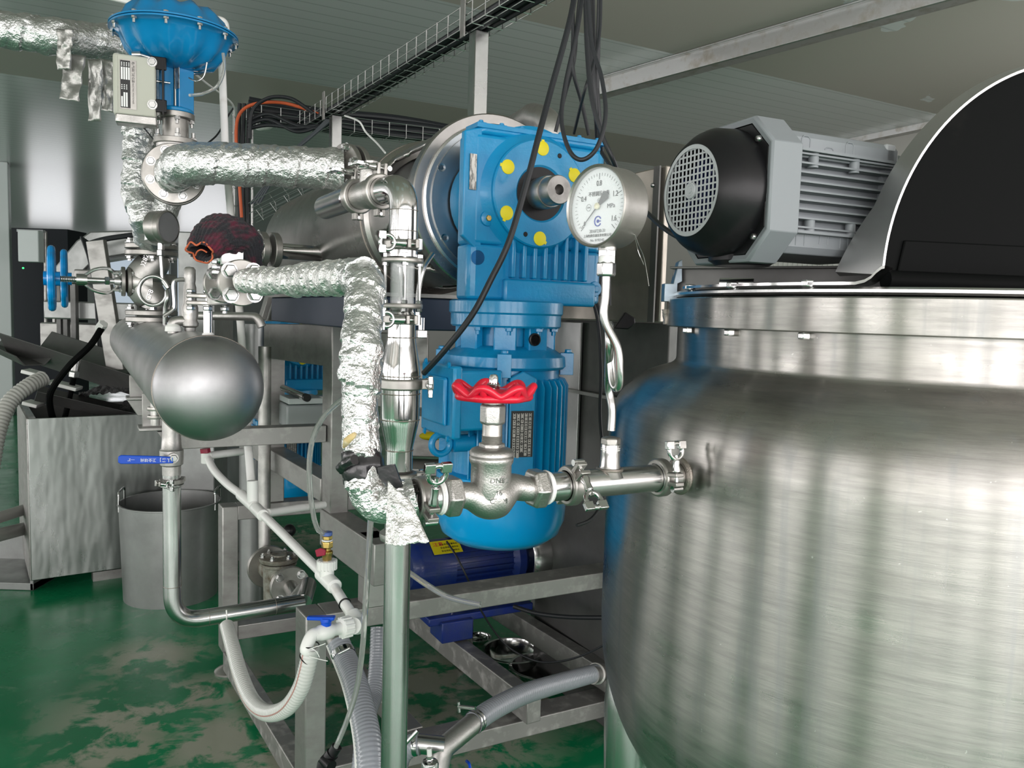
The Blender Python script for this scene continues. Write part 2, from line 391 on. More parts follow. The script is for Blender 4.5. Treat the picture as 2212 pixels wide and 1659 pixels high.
def tri_clamp(label, c, ax, r, lug, wide=.016, group=None, flip=1, nut_dir=None, name='pipe_clamp', nutlen=1.0):
    """sanitary clamp: two shells round the pipe, lugs, bolt and wing nut"""
    ax = ax.normalized(); lug = (lug-ax*lug.dot(ax)).normalized(); tg = ax.cross(lug)*flip
    T = thing(name, label, 'pipe clamp', c-Z*r*1.3, group)
    R = r*1.34; w = wide
    b = MB(); b.lathe([(r*1.02, -w/2), (R-.002, -w/2), (R, -w/2+.002), (R, w/2-.002), (R-.002, w/2), (r*1.02, w/2)], c, ax, 40, caps=False)
    for s in (-1, 1):
        b.box(c+lug*(R+.006)+tg*s*.0065, .022, .006, w*.9, (lug, tg, ax))
        b.box(c-lug*(R+.003)+tg*s*.005, .014, .006, w*.8, (lug, tg, ax))
    obj('band', b, s_flange, T, bevel=.0012)
    p = MB(); p.cyl(c-lug*(R+.006)-ax*w*.45, c-lug*(R+.006)+ax*w*.45, .003, n=10); obj('hinge_pin', p, s_pol, T)
    q = MB(); k = c+lug*(R+.009); q.cyl(k-tg*.014, k+tg*.034*nutlen, .0032, n=12); q.cyl(k-tg*.013-ax*w*.5, k-tg*.013+ax*w*.5, .0045, n=12)
    obj('eye_bolt', q, s_pol, T)
    n = MB(); e = k+tg*.010; n.lathe([(.0062, 0), (.0066, .004), (.005, .010), (.0055, .018*nutlen)], e, tg, 16)
    t = e+tg*(.030*nutlen); nd = nut_dir or lug; nd = (nd-tg*nd.dot(tg)).normalized(); sd = tg.cross(nd)
    n.tor(t, nd, .0112, .0036, 24, 8)
    for s in (-1, 1): n.box(t+sd*s*.0105+tg*.0085, .013, .012, .007, (sd*.8+tg*.5*s if 0 else sd, tg, nd))
    obj('wing_nut', n, s_pol, T, bevel=.001)
    return T
def foil_disp(amp, fr, pitch=.05, step=.0, seed=0):
    """creased sheet: cell-shaped facets with sharp folds between them"""
    o = V((seed*7.3, seed*3.1, seed*1.7))
    def f(q, L, a):
        n1 = noise.noise(q*fr*.6+o); w = noise.noise_vector(q*fr*.8+o)*.35
        d, _ = noise.voronoi((q*fr*1.3+o+w)); d2, _ = noise.voronoi((q*fr*3.1+o*2+w))
        s = ((L/pitch + a/(2*PI)) % 1)*step if step else 0
        return amp*(n1*.7+(.5-min(d[1]-d[0], .6))*-1.1+(d2[0]-.5)*.45)+s
    return f
def foil(name, label, pts, r, amp=.004, fr=22, mat=None, cat='insulated pipe', n=56, step=.0, pitch=.05, rs=.006, seed=0, parent=None, rf=None):
    mb = MB(); pts = resamp(pts, rs); mb.tube(pts, r, n, rf=rf, disp=foil_disp(amp, fr, pitch, step, seed))
    return obj(name, mb, mat or m_foil, parent, ang=28, label=label if not parent else None, cat=cat if not parent else None)
# ================================================================ room
FLOOR_WEAR = [(PZ(x, y, 0), r) for x, y, r in ((300, 1540, .42), (470, 1600, .35), (560, 1480, .3), (330, 1420, .3), (620, 1640, .35), (760, 1480, .6), (960, 1470, .5), (1120, 1480, .5), (900, 1600, .5), (250, 1620, .3), (1000, 1580, .45), (640, 1150, .5), (430, 1500, .25))]
m_floor = floor_mat(); m_ceil = ceiling_mat()
BL, BR, AF, AN = -9.0, 6.5, 25.0, -3.75
def rect(mb, a0, a1, b0, b1, z0, z1):
    c = AB((a0+a1)/2, (b0+b1)/2, (z0+z1)/2); return mb.box(c, b1-b0, a1-a0, z1-z0, (B, A, Z))
S = dict(kind='structure')
obj('floor', rect(MB(), AN, AF, BL, BR, -.1, 0), m_floor, **S)
obj('ceiling', rect(MB(), AN, AF, BL, BR, CEIL, CEIL+.1), m_ceil, **S)
def holed(name, along, fixed, lo, hi, holes, mat):
    """wall with window openings; along = 'a' or 'b'"""
    mb = MB(); f0, f1 = sorted((fixed, fixed+(.15 if fixed > 0 else -.15)))
    def r(l0, l1, z0, z1):
        if along == 'b': rect(mb, f0, f1, l0, l1, z0, z1)
        else: rect(mb, l0, l1, f0, f1, z0, z1)
    x = lo
    for c, wd, z0, z1 in holes:
        r(x, c-wd/2, 0, CEIL); r(c-wd/2, c+wd/2, 0, z0); r(c-wd/2, c+wd/2, z1, CEIL); x = c+wd/2
    r(x, hi, 0, CEIL); return obj(name, mb, mat, **S)
h1 = [(x_, 1.14, .62, 2.88) for x_ in NB]
h2 = [(-2.9+1.5*i, 1.2, .62, 2.88) for i in range(4)]
h3 = [(-1.5+3.2*i, 2.26, .62, 2.88) for i in range(7)]
holed('wall_back', 'b', AN, BL, BR, h1, m_tan)
holed('wall_right', 'a', BR, AN, AF, h2, m_tan)
holed('wall_left', 'a', BL, AN, AF, h3, m_tan)
FB.sort(); holed('wall_front', 'b', AF, BL, BR, [(b_, w_+.04, .62, 2.88) for b_, w_ in FB], M('grey_far_wall', (.20, .21, .21), 0, .5))
q = P(85, 600, 11.5); obj('doorway_shade_1', MB().box(V((q.x, q.y, 1.25)), 1.1, .5, 2.5), m_roomdark, **S)  # solid box; the open doorway's inner darkness is put into its colour
k = 0
for (c, n, wd, ht) in WINS:
    k += 1; s = Z.cross(n); mb = MB(); cc = c-n*.05
    for e in (-1, 1):
        mb.box(cc+s*(wd/2-.02)*e, .05, .06, ht+.06, (s, n, Z)); mb.box(cc+Z*(ht/2)*e, wd+.05, .06, .05, (s, n, Z))
    obj('window_%d' % k, mb, m_greyp, **S)
# roof beam, trim where ceiling meets the right wall
a, b = P(1326, 204, 6.0), P(2080, 0, 4.15); dd = (b-a); a = a-dd*.08; b = b+dd*.6; a.z = b.z = CEIL
mb = MB(); mb.beam(a, b, .06, .115); mb.beam(a+V((.0, -.03, 0)), b+V((0, -.03, 0)), .10, .012); mb.beam(a-Z*.105+V((.02, .02, 0)), b-Z*.105+V((.02, .02, 0)), .10, .012)
s_galv = steel('galvanised_beam', .58, .38, col2=(.40, .37, .32), cs=9, cpos=(.5, .7), bst=(1, 1, 1), bs=20)
obj('trim_1', mb, s_galv, bevel=.003, **S)
mb = MB(); mb.beam(AB(0, BR-.05, CEIL), AB(AF, BR-.05, CEIL), .09, .05); obj('trim_2', mb, s_galv, **S)
# white column and dark doorway far left
mb = MB(); mb.box(P(2, 700, 10.5)*1, .42, .3, .1, None); 
cc = P(-14, 600, 10.5); mb = MB(); mb.box(V((cc.x, cc.y, CEIL/2)), .40, .4, CEIL, (B, A, Z)); obj('trim_3', mb, m_box, bevel=.01, **S)
# corrugated partition seen under the grey motor, dark wall behind the gauge
mb = MB(); p0, p1 = P(1572, 640, 6.0), P(2100, 640, 5.0); dirn = V((p1.x-p0.x, p1.y-p0.y, 0)).normalized(); nn = V((dirn.y, -dirn.x, 0)); n = 64; LL = 2.2; poly = []
for i in range(n):
    x = LL*i/n; poly += [(x, 0), (x+LL/n*.82, 0), (x+LL/n*.86, .008), (x+LL/n*.96, .008)]
poly += [(LL, 0), (LL, -.03), (0, -.03)]
mb.prism(poly, V((p0.x, p0.y, 0)), dirn, nn, Z, 2.0)
obj('partition_panel', mb, M('corrugated_panel', (.46, .47, .44), 0, .5), label='pale corrugated partition panel showing under the grey fan-cooled motor', cat='partition')
# ================================================================ machine frame
K = P(672, 1318, 2.3); zb = K.z
V3 = P(493, 1090, 3.2); dA = V((V3.x-K.x, V3.y-K.y, 0)).normalized(); dB = B
FR = thing('machine_frame', 'welded square-tube steel frame carrying the drum and gearmotors over the green floor', 'frame', V((K.x, K.y, 0)))
def rail(p, q, w, h, mat=s_frame, nm='rail', bev=.003): return obj(nm, MB().beam(p, q, w, h), mat, FR, bevel=bev)
def post(p, z0, z1, wb, wa, mat=s_frame, nm='post'):
    return obj(nm, MB().box(V((p.x, p.y, (z0+z1)/2)), wb, wa, z1-z0, (dB, dA, Z)), mat, FR, bevel=.004)
def at(p, z): return V((p.x, p.y, z))
TW, TA = .062, .10
post(K, .05, zb, TW, TA)
zr = V3.z
kb = K-dB*TW/2-dA*0
rail(at(K+dB*TW/2, zb), at(K+dB*1.7, zb), TA, .058, s_frame_d)                      # front top rail
post(V3, .10, zr, TW, TA*.8)
rail(at(V3+dB*TW/2, zr), at(V3+dB*1.6, zr), TA*.8, .058, s_frame_d)
zl = P(646, 1628, 2.42).z; zl2 = P(503, 1356, 3.1).z
rail(at(K+dA*TA/2, zl), at(V3-dA*TA*.4, zl), .06, .075, s_frame_d)         # lower left rail
zf = P(1140, 1610, 2.5).z
rail(at(K+dB*TW/2, .145), at(K+dB*1.9, .145), TA, .06, s_frame_d)                   # lower front rail
rail(at(V3+dB*TW/2, .2), at(V3+dB*1.6, .2), .06, .06, s_frame)
# long rails running back inside the base
q0 = P(1153, 1560, 2.55); rail(at(q0, .25), at(q0+dA*1.5, .25), .055, .09, s_frame_d)
q1 = P(1330, 1500, 2.75); rail(at(q1, .25), at(q1+dA*1.6, .25), .055, .08, s_frame_d)
rail(at(K+dB*.36+dA*.05, .15), at(V3+dB*.36, .15), .055, .06, s_frame)
# upper frame
Q = P(805, 1240, 2.37); zt = P(845, 1150, 2.4).z
post(Q, zb, zt, .062, .08)
V1 = Q+dA*.34; V2 = P(592, 900, 3.3)
ztop = P(728, 700, V1.y).z
F0 = at(Q-dA*.1, zt); rail(F0, at(Q+dA*.38, zt), .075, .125)
rail(at(Q+dA*.38, P(640, 1010, 3.0).z+.03), at(Q+dA*1.5, P(640, 1010, 3.0).z+.03), .075, .08)
post(V1, zt-.05, ztop, .062, .09)
post(V2, zr, P(592, 700, 3.3).z, .062, .09)
rail(at(V1, ztop), at(V2, P(592, 700, 3.3).z), .06, .14, s_frame)
# beam under the steam cylinder
sL = P(338, 930, 2.42); sR = P(700, 922, 2.66); zs = sL.z; sR.z = zs
mb = MB(); x = (sR-sL).normalized(); y = V((-x.y, x.x, 0)); L = (sR-sL).length
mb.prism([(0, 0), (L, 0), (L, -.056), (.035, -.056)], sL-y*.03, x, Z, y, .06); obj('rail', mb, s_frame_d, FR, bevel=.002)
sL2 = P(275, 865, 3.0); sR2 = sL2+B*.9; sR2.z = sL2.z; mb = MB(); mb.prism([(0, 0), (.9, 0), (.9, -.06), (.035, -.06)], sL2, B, Z, A, .06); obj('rail', mb, s_frame, FR, bevel=.002)
# diagonal brace panels under the drum
for (xa, ya, xb, yb, d) in ((590, 640, 566, 690, 3.25), (735, 640, 706, 706, 2.75)):
    p, q = P(xa, ya-30, d), P(xb, yb, d-.05); x = (q-p).normalized(); obj('brace', MB().box((p+q)/2, .07, .02, (q-p).length, (A, x.cross(A), x)), s_frame, FR, bevel=.002)
p = [P(583, 640, 3.3), P(728, 645, 2.85), P(704, 690, 2.8), P(572, 693, 3.25)]
mb = MB(); nn = (p[1]-p[0]).cross(p[3]-p[0]).normalized()*.006; mb.add(p+[q+nn for q in p], [(0, 1, 2, 3), (7, 6, 5, 4), (0, 1, 5, 4), (1, 2, 6, 5), (2, 3, 7, 6), (3, 0, 4, 7)])
obj('side_plate', mb, s_frame, FR)
# levelling feet
def foot(p, z):
    T = thing('levelling_foot', LF.pop(0), 'machine foot', V((p.x, p.y, 0)))
    m1 = MB().lathe([(.055, 0), (.055, .008), (.045, .016), (.018, .03), (.016, .045)], V((p.x, p.y, 0)), Z, 28); obj('pad', m1, s_flange, T)
    obj('stem', MB().cyl(V((p.x, p.y, .045)), V((p.x, p.y, z)), .012, n=16), s_pipe, T)
    obj('nut', MB().hex(V((p.x, p.y, z-.03)), V((p.x, p.y, z-.008)), .02), s_bolt, T)
LF = ['steel levelling foot under the far left post of the machine frame, beside the white hose']
foot(V3, .1)
post(K+dB*1.9, .03, .145, TW, TA); 
obj('floor_pad', MB().lathe([(.05, 0), (.05, .01), (.02, .05)], V((K.x, K.y, 0)), Z, 24), s_flange, FR)
# ================================================================ drum
DC = P(1070, 441, 2.0); rD = px(187, 2.0)
DR = thing('drum_cylinder', 'large horizontal stainless drum with a brushed end ring behind the blue gearbox', 'drum', V((DC.x, DC.y, DC.z-rD)))
ax = A
def dp(t): return DC+A*t
obj('end_ring', MB().lathe([(rD*.80, -.012), (rD*.80, .0), (rD-.003, -.0), (rD, .003), (rD, .034), (rD*.97, .034)], dp(0), ax, 96, caps=False), s_drum, DR, ang=30)
EPL = obj('end_plate', MB().lathe([(.02, -.006), (rD*.86, -.006), (rD*.87, .001), (rD*.87, .02)], dp(0), ax, 96, caps=False), s_blued, DR)
mb = MB(); mb.lathe([(rD*.885, .0), (rD*.885, -.005), (rD*.86, -.007), (rD*.855, -.002)], dp(0), ax, 96, caps=False); obj('end_rim', mb, s_pipe, DR)
x, y, z = frame(ax)
for i in range(6):
    a = .45+i*PI/3; c = dp(-.006)+(x*math.cos(a)+y*math.sin(a))*rD*.76; mb = MB(); mb.lathe([(.006, 0), (.006, -.001), (.010, -.002), (.010, 0)], c, ax, 20)
    obj('plate_screw', mb, s_bolt, EPL)
# lantern shell with openings
def shell(mb, r, t0, t1, holes, n=120, m=14, th=.006):
    idx = {}; vs = []; fs = []
    for i in range(m+1):
        for j in range(n):
            a = 2*PI*j/n; vs.append(dp(t0+(t1-t0)*i/m)+(x*math.cos(a)+y*math.sin(a))*r)
    for i in range(m):
        for j in range(n):
            a = 2*PI*(j+.5)/n; u = (i+.5)/m; ok = True
            for (h0, h1) in holes:
                c = (h0+h1)/2; hw = (h1-h0)/2*(1-.45*u)
                dlt = abs((a-c+PI) % (2*PI)-PI)
                if dlt < hw and .12 < u < .88: ok = False
            if ok: fs.append((i*n+j, i*n+(j+1) % n, (i+1)*n+(j+1) % n, (i+1)*n+j))
    return mb.add(vs, fs)
mb = MB(); shell(mb, rD*.95, .03, .36, [(i*PI/3+.1, i*PI/3+.85) for i in range(6)])
o = obj('lantern_shell', mb, s_drum, DR); sm = o.modifiers.new('thick', 'SOLIDIFY'); sm.thickness = .01; sm.offset = -1
obj('inner_bearing', MB().lathe([(.05, .02), (rD*.55, .02), (rD*.55, .15), (rD*.8, .28), (rD*.8, .35)], dp(0), ax, 48), s_dark, DR)
for i in range(8): a = i*PI/4; c = dp(.2)+(x*math.cos(a)+y*math.sin(a))*rD*.68; obj('bearing_bolt', MB().bolt(c, -A, .013, .012), s_bolt, DR)
LD = 1.72
obj('drum_shell', MB().lathe([(rD*.9, .36), (rD*.95, .36), (rD, .37), (rD, LD-.01), (rD-.008, LD), (.02, LD+.02)], dp(0), ax, 128), s_drum, DR)
obj('seam', MB().tor(dp(.40), ax, rD, .0025, 96, 6), m_weld, DR)
# support saddle of the drum (dark plate below)
mb = MB(); c = dp(.85)-B*.03; mb.box(V((c.x, c.y, c.z-rD*1.02-.055)), .44, 1.1, .09, (B, A, Z)); obj('cradle', mb, M('dark_blue_steel_cradle', (.03, .045, .075), .4, .35), DR, bevel=.004)
mb = MB(); c = dp(.85)-B*.03; mb.box(V((c.x, c.y, c.z-rD*1.02-.004)), .46, 1.12, .010, (B, A, Z)); obj('cradle_plate', mb, s_frame, DR)
mb = MB(); c = P(910, 730, 2.0); mb.hex(c, c+Z*.02, .014); mb.cyl(c+Z*.02, c+Z*.05, .008); obj('cradle_bolt', mb, s_bolt, DR)
# curved clear edge strip beside the sight glass
mb = MB(); mb.tube(smooth(PP((935, 548, 1.9), (915, 580, 1.88), (904, 630, 1.88), (902, 690, 1.88)), 8), .006, 8); obj('guard_edge', mb, s_pipe, DR)
# pipe elbow above the drum
mb = MB(); pts = fillet(PP((1112, 275, 2.75), (1150, 250, 2.6), (1188, 260, 2.5), (1196, 330, 2.5)), .07, 10); mb.tube(pts, px(26, 2.6), 24); mb.tor(P(1150, 258, 2.6), P(1188, 250, 2.6)-P(1150, 258, 2.6), px(25, 2.6), .006)
obj('outlet_elbow', mb, s_cast, tag(thing('outlet_pipe', 'bent steel outlet pipe rising behind the top of the blue gearbox', 'pipe', P(1196, 330, 2.5))))
# ================================================================ gearmotor
s_shaft = steel('oily_shaft_steel', .36, .38, (1, .97, .93), cs=40)
def gearmotor(G, sc, label, detail=True):
    """G = shaft axis at the front flange plane"""
    def g(u, z, t): return G+B*(u*sc)+Z*(z*sc)+A*(t*sc)
    s = sc; T = thing('gearmotor', label, 'gearmotor', g(-.038, -.72, .07))
    # gearbox casing
    pl = [(-.155, .03), (-.14, .018), (.175, .018), (.195, .035), (.195, .10), (.13, .16), (-.09, .16), (-.155, .085)]
    mb = MB()
    def slab(z0, z1, k0=1, k1=1, e=.0):
        n = len(pl); vs = [g(p[0]*k0, z0, p[1]) for p in pl]+[g(p[0]*k1, z1, p[1]) for p in pl]
        mb.add(vs, [tuple(range(n)), tuple(range(n, 2*n))]+[(i, (i+1) % n, n+(i+1) % n, n+i) for i in range(n)])
    slab(-.115, .118); slab(.118, .137, .96, .93); slab(-.235, -.115, 1, 1)
    obj('gearbox_casing', mb, m_blue, T, bevel=.008*s, seg=3)
    # left cheek flange with notch
    mb = MB(); mb.prism([(-.172, .12), (-.13, .133), (-.13, -.10), (-.115, -.16), (-.10, -.2), (-.11, -.235), (-.13, -.21), (-.135, -.13), (-.172, -.10)], g(0, 0, .02), B*s, Z*s, A*s, .018); obj('cheek', mb, m_blue, T, bevel=.003*s)
    mb = MB(); mb.lathe([(.085*s, .1*s), (.115*s, .16*s), (.12*s, .21*s)], G, A, 40); obj('rear_hub', mb, m_blue, T)
    mb = MB()
    for i in range(7):
        u = -.13+.05*i
        if abs(u) > .2: continue
        mb.box(g(u, .137, .03), .02*s, .014*s, .012*s, (B, A, Z)); mb.bolt(g(u, .143, .03), Z, .005*s, .005*s)
    mb.beam(g(-.145, .140, .045), g(.185, .140, .045), .06*s, .010*s)
    obj('cover_screw', mb, m_blue, T, bevel=.001)
    # big round flange
    R = .117*s; mb = MB(); mb.lathe([(.058*s, -.008*s), (.062*s, -.012*s), (R-.003, -.012*s), (R, -.009*s), (R, .02*s)], G, A, 64, caps=False); FF = obj('face_flange', mb, m_blue, T)
    mb = MB(); mb.lathe([(R*1.0, 0), (R*1.18, .022*s), (R*1.3, .03*s)], G, A, 64, caps=False); obj('flange_fillet', mb, m_blue, T)
    mb = MB(); mb.lathe([(.030*s, -.002), (.058*s, -.004), (.060*s, -.009*s), (.0605*s, -.008*s)], G, A, 48, caps=True); obj('shaft_seal', mb, m_blk, T)
    sh = MB(); sh.lathe([(.035*s, .0), (.035*s, -.05*s), (.033*s, -.053*s), (.012*s, -.053*s), (.011*s, -.052*s), (.009*s, -.02*s)], G, A, 40, caps=True)
    sh.lathe([(.031*s, -.05*s), (.031*s, -.085*s), (.029*s, -.088*s), (.011*s, -.088*s)], G, A, 40, caps=False)
    sh.lathe([(.011*s, -.088*s), (.009*s, -.06*s), (0, -.06*s)], G, A, 24, caps=False)
    obj('output_shaft', sh, s_shaft, T, label='bare machined steel shaft end' if detail else None)
    x, y, z = frame(-A)
    for i in range(6):
        a = PI/2+i*PI/3+.0; c = G-A*.012*s+(x*math.cos(a)+y*math.sin(a))*R*.83
        q = MB(); q.lathe([(.0155*s, 0), (.0155*s, .0015*s), (.013*s, .0025*s)], c, -A, 24); dd = (x*math.cos(a+.35*i)+y*math.sin(a+.35*i)); q.box(c+dd*.015*s-A*.0007, .008*s, .007*s, .0014*s, (dd, A.cross(dd), A)); obj('hole_plug', q, m_yel, FF, label='yellow plastic hole plug')
    for a in (1.1, -1.95): obj('screw_hole', MB().lathe([(.0055*s, 0), (.0045*s, .001)], G-A*.0122*s+(x*math.cos(a)+y*math.sin(a))*R*.83, -A, 16), m_blk, FF)
    # ribs below the flange
    mb = MB()
    for i in range(8): mb.box(g(-.055+.027*i, -.135, .012), .010*s, .022*s, .10*s, (B, A, Z))
    obj('cooling_rib', mb, m_blue, T, bevel=.003*s)
    mb = MB(); mb.box(g(.045, -.215, .014), .24*s, .02*s, .055*s, (B, A, Z)); obj('front_lip', mb, m_blue, T, bevel=.006*s)
    mb = MB(); c = g(-.115, -.06, .02); mb.lathe([(.02*s, .01), (.016*s, -.006*s), (.008*s, -.009*s)], c, A, 24); obj('plug_boss', mb, m_blue, T); mb = MB(); mb.hex(c-A*.006*s, c-A*.012*s, .007*s); obj('vent_plug', mb, m_brass, T)
    mb = MB(); c = g(.17, -.20, .02); mb.lathe([(.02*s, .01), (.017*s, -.006*s)], c, A, 24); mb.hex(c-A*.004*s, c-A*.012*s, .009*s); mb.prism([(-.02, .0), (.0, .05), (.012, .05), (.014, -.02), (-.01, -.02)], c+A*.002, B*s, Z*s, A*s, .012); obj('lifting_lug', mb, m_blue, T, bevel=.002)
    mb = MB(); c = g(-.135, -.145, .019); mb.lathe([(.016*s, -.001*s), (.016*s, .0)], c, A, 28); obj('cast_hole_shade', mb, M('hole_shadow_blue', (.005, .12, .33), 0, .4) if 'hole_shadow_blue' not in MATS else MATS['hole_shadow_blue'], T)  # flat disc; the hole's shade is painted as a darker blue
    mb = MB(); mb.box(g(-.152, .035, .017), .016*s, .0015, .075*s, (B, A, Z)); obj('gearbox_nameplate', mb, m_plate, T)
    # motor below, vertical
    mc = g(-.035, 0, .07)
    def mz(z): return V((mc.x, mc.y, G.z+z*s))
    mb = MB(); mb.lathe([(.124*s, -.235*s), (.13*s, -.238*s), (.13*s, -.262*s), (.126*s, -.266*s), (.126*s, -.290*s), (.122*s, -.294*s)], V((mc.x, mc.y, G.z)), Z, 64); obj('adapter_flange', mb, m_blue, T)
    mb = MB(); mb.lathe([(.085*s, -.29*s), (.085*s, -.345*s)], V((mc.x, mc.y, G.z)), Z, 40); obj('coupling_neck', mb, m_blue, T)
    for i in range(4):
        a = math.radians(-118+90*i); d = B*math.cos(a)+A*math.sin(a); tq = Z.cross(d)
        q = MB(); q.box(mz(-.317)+d*.098*s, .05*s, .03*s, .055*s, (tq, d, Z)); obj('neck_web', q, m_blue, T, bevel=.003)
        q = MB(); q.box(mz(-.317)+(d+tq*.9).normalized()*.1*s, .055*s, .02*s, .055*s, ((tq-d*.9).normalized(), (d+tq*.9).normalized(), Z)); obj('neck_web', q, m_blue, T, bevel=.003)
    for i in range(6):
        a = math.radians(-150+36*i); d = B*math.cos(a)+A*math.sin(a); obj('neck_bolt', MB().bolt(mz(-.294)+d*.112*s, -Z, .009*s, .008*s, stud=.008*s), m_blue, T)
    q = MB(); c = mz(-.318)-A*.116*s+B*.01*s; q.lathe([(.014*s, 0), (.014*s, -.004), (.011*s, -.005), (.011*s, 0)], c, A, 24); obj('neck_medallion', q, m_blk, T)
    RM = .148*s
    mb = MB(); mb.lathe([(.1*s, -.335*s), (.118*s, -.345*s), (.128*s, -.352*s), (.138*s, -.358*s), (.14*s, -.38*s), (.134*s, -.386*s)], V((mc.x, mc.y, G.z)), Z, 64); 
    for i in range(4):
        a = math.radians(-118+90*i); d = B*math.cos(a)+A*math.sin(a); mb.box(mz(-.374)+d*.142*s, .03*s, .03*s, .05*s, (Z.cross(d), d, Z)); mb.bolt(mz(-.349)+d*.145*s, Z, .008*s, .008*s)
    obj('motor_end_shield', mb, m_blue, T, bevel=.002)
    mb = MB(); mb.lathe([(.126*s, -.38*s), (.126*s, -.66*s)], V((mc.x, mc.y, G.z)), Z, 64); MBR = obj('motor_barrel', mb, m_blue, T)
    mb = MB(); nf = 44
    for i in range(nf):
        a = 2*PI*i/nf; d = B*math.cos(a)+A*math.sin(a); tq = Z.cross(d)
        if abs(math.degrees(a)-180) < 26: continue
        if abs((math.degrees(a)-259+180) % 360-180) < 12: continue
        z0, z1 = -.392, -.655; pf = [(.12, z0-.012), (.140, z0-.016), (.148, z0-.03), (.148, z1), (.12, z1)]
        mb.prism([(p[0]*s, p[1]*s) for p in pf], V((mc.x, mc.y, G.z))-tq*.0016*s, d, Z, tq, .0036*s)
    obj('cooling_fins', mb, m_blue, MBR)
    d = B*math.cos(math.radians(259))+A*math.sin(math.radians(259)); tq = Z.cross(d)
    mb = MB(); mb.prism([(-.03, -.40), (0, -.385), (.03, -.40), (.03, -.6), (.012, -.62), (-.012, -.62), (-.03, -.60)], V((mc.x, mc.y, G.z))+d*.125*s, tq*s, Z*s, d*s, .018); obj('fin_pad', mb, m_blue, T, bevel=.003)
    mb = MB().mat(m_ink); c = mz(-.52)+d*.1437*s; mb.box(c, .05*s, .10*s, .0014, (tq, Z, d))
    sgn = 1 if tq.dot(B) > 0 else -1; rt = tq*sgn; rnd = random.Random(5)
    mb.mat(s_flange)
    for k in range(5):
        z_ = .046
        while z_ > -.040:
            l_ = rnd.choice((.006, .009, .014, .02)); mb.box(c+rt*((-.018+.0088*k)*s)+Z*((z_-l_/2)*s)+d*.0008, .0062*s, .0004, l_*.86*s, (rt, d, Z)); z_ -= l_
    mb.mat(m_ink)
    for k in range(5):
        for j in range(17): 
            if rnd.random() < .8: mb.box(c+rt*((-.018+.0088*k)*s)+Z*((.044-.0052*j)*s)+d*.0011, .0034*s*rnd.uniform(.5, 1), .0003, .0026*s, (rt, d, Z))
    if detail: mb.text('CE', c+rt*.017*s-Z*.0445*s+d*.001, -Z, rt, .008*s, s_flange, th=.0003)
    obj('motor_nameplate', mb, m_ink, MBR, label='etched rating plate, black and silver')
    # fan cowl
    mb = MB(); mb.lathe([(.14*s, -.62*s), (.151*s, -.625*s), (.1515*s, -.70*s), (.149*s, -.735*s), (.140*s, -.755*s), (.137*s, -.765*s), (.11*s, -.785*s), (.08*s, -.788*s)], V((mc.x, mc.y, G.z)), Z, 72); obj('fan_cowl', mb, m_blue2, T, ang=50)
    # terminal box
    mb = MB(); mb.box(g(-.165, -.445, 0.0), .10*s, .155*s, .125*s, (B, A, Z)); TBX = obj('terminal_box', mb, m_blue, T, bevel=.006)
    mb = MB(); mb.box(g(-.222, -.448, 0.0), .02*s, .175*s, .15*s, (B, A, Z)); mb.box(g(-.236, -.448, 0.0), .01*s, .12*s, .10*s, (B, A, Z))
    obj('terminal_lid', mb, m_blue, TBX, bevel=.008)
    for i in (-1, 1):
        for j in (-1, 1): obj('lid_screw', MB().bolt(g(-.2315, -.448+.076*j, .062*i), -B, .006*s, .004*s), m_blue, TBX)
    mb = MB(); c = g(-.165, -.545, .0); mb.tor(c-B*.055*s, A, .021*s, .0075*s, 28, 10); mb.cyl(c+B*.05*s, c-B*.028*s, .019*s, n=20); obj('lifting_eye', mb, m_blue, T)
    return T
m_blue2 = M('smooth_blue_cowl_paint', (.0, .30, .66), 0, .28, bump=.04, bs=60, coat=.4)
G = P(1163, 420, 1.80)
gearmotor(G, 1.0, 'large blue vertical gearmotor with yellow hole plugs and a bare steel shaft end')
gearmotor(P(652, 738, 3.95), 1.0, 'second blue gearmotor, half hidden inside the frame behind the steam cylinder', False)
# ================================================================ big tank
TC = V((.75, 1.43, 0)); TR = .57
TK = thing('jacketed_tank', 'big round brushed stainless tank filling the right side', 'tank', TC.copy())
def prof_s(pts, n=5):
    q = smooth([V((a, b, 0)) for a, b in pts], n); return [(v.x, v.y) for v in q]
pr = [(.450, 1.50), (.450, 1.432)] + prof_s([(.451, 1.427), (.462, 1.418), (.505, 1.402), (.540, 1.376), (.560, 1.345), (.568, 1.31), (.57, 1.27)], 5) + [(.57, 1.1), (.57, 1.0)] + prof_s([(.57, .95), (.566, .885), (.551, .815), (.52, .745), (.46, .675), (.36, .61), (.2, .56), (.02, .545)], 4)
obj('body', MB().lathe(pr[::-1], TC, Z, 192, caps=False), m_tank, TK, ang=60)
obj('rim_band', MB().lathe([(.44, 1.488), (.470, 1.488), (.472, 1.490), (.472, 1.536), (.470, 1.538), (.44, 1.538)], TC, Z, 160, caps=False), m_tank, TK)
obj('top_plate', MB().lathe([(.02, 1.541), (.458, 1.541), (.462, 1.544), (.462, 1.548), (.458, 1.551), (.02, 1.551)], TC, Z, 160), s_pipe, TK)
def circ(x, r):
    k = (x-CX)/F; c = TC; a = k*k+1; b = -2*(k*c.x+c.y); cc = c.x**2+c.y**2-r*r; d = math.sqrt(max(0, b*b-4*a*cc)); t = (-b-d)/(2*a); return V((k*t, t, 0))
for x in (1482, 1572, 1733):
    q = circ(x, .456)
    obj('rim_bolt', MB().hex(q+Z*1.551, q+Z*1.561, .0095), s_bolt, TK, bevel=.001)
    obj('rim_nut', MB().hex(q+Z*1.478, q+Z*1.488, .0095), s_bolt, TK, bevel=.001)
q = circ(1545, .425); obj('hinge_pin', MB().cyl(q+Z*1.562, q+Z*1.562+V((.05, -.02, 0)), .009, n=20), s_pipe, TK)
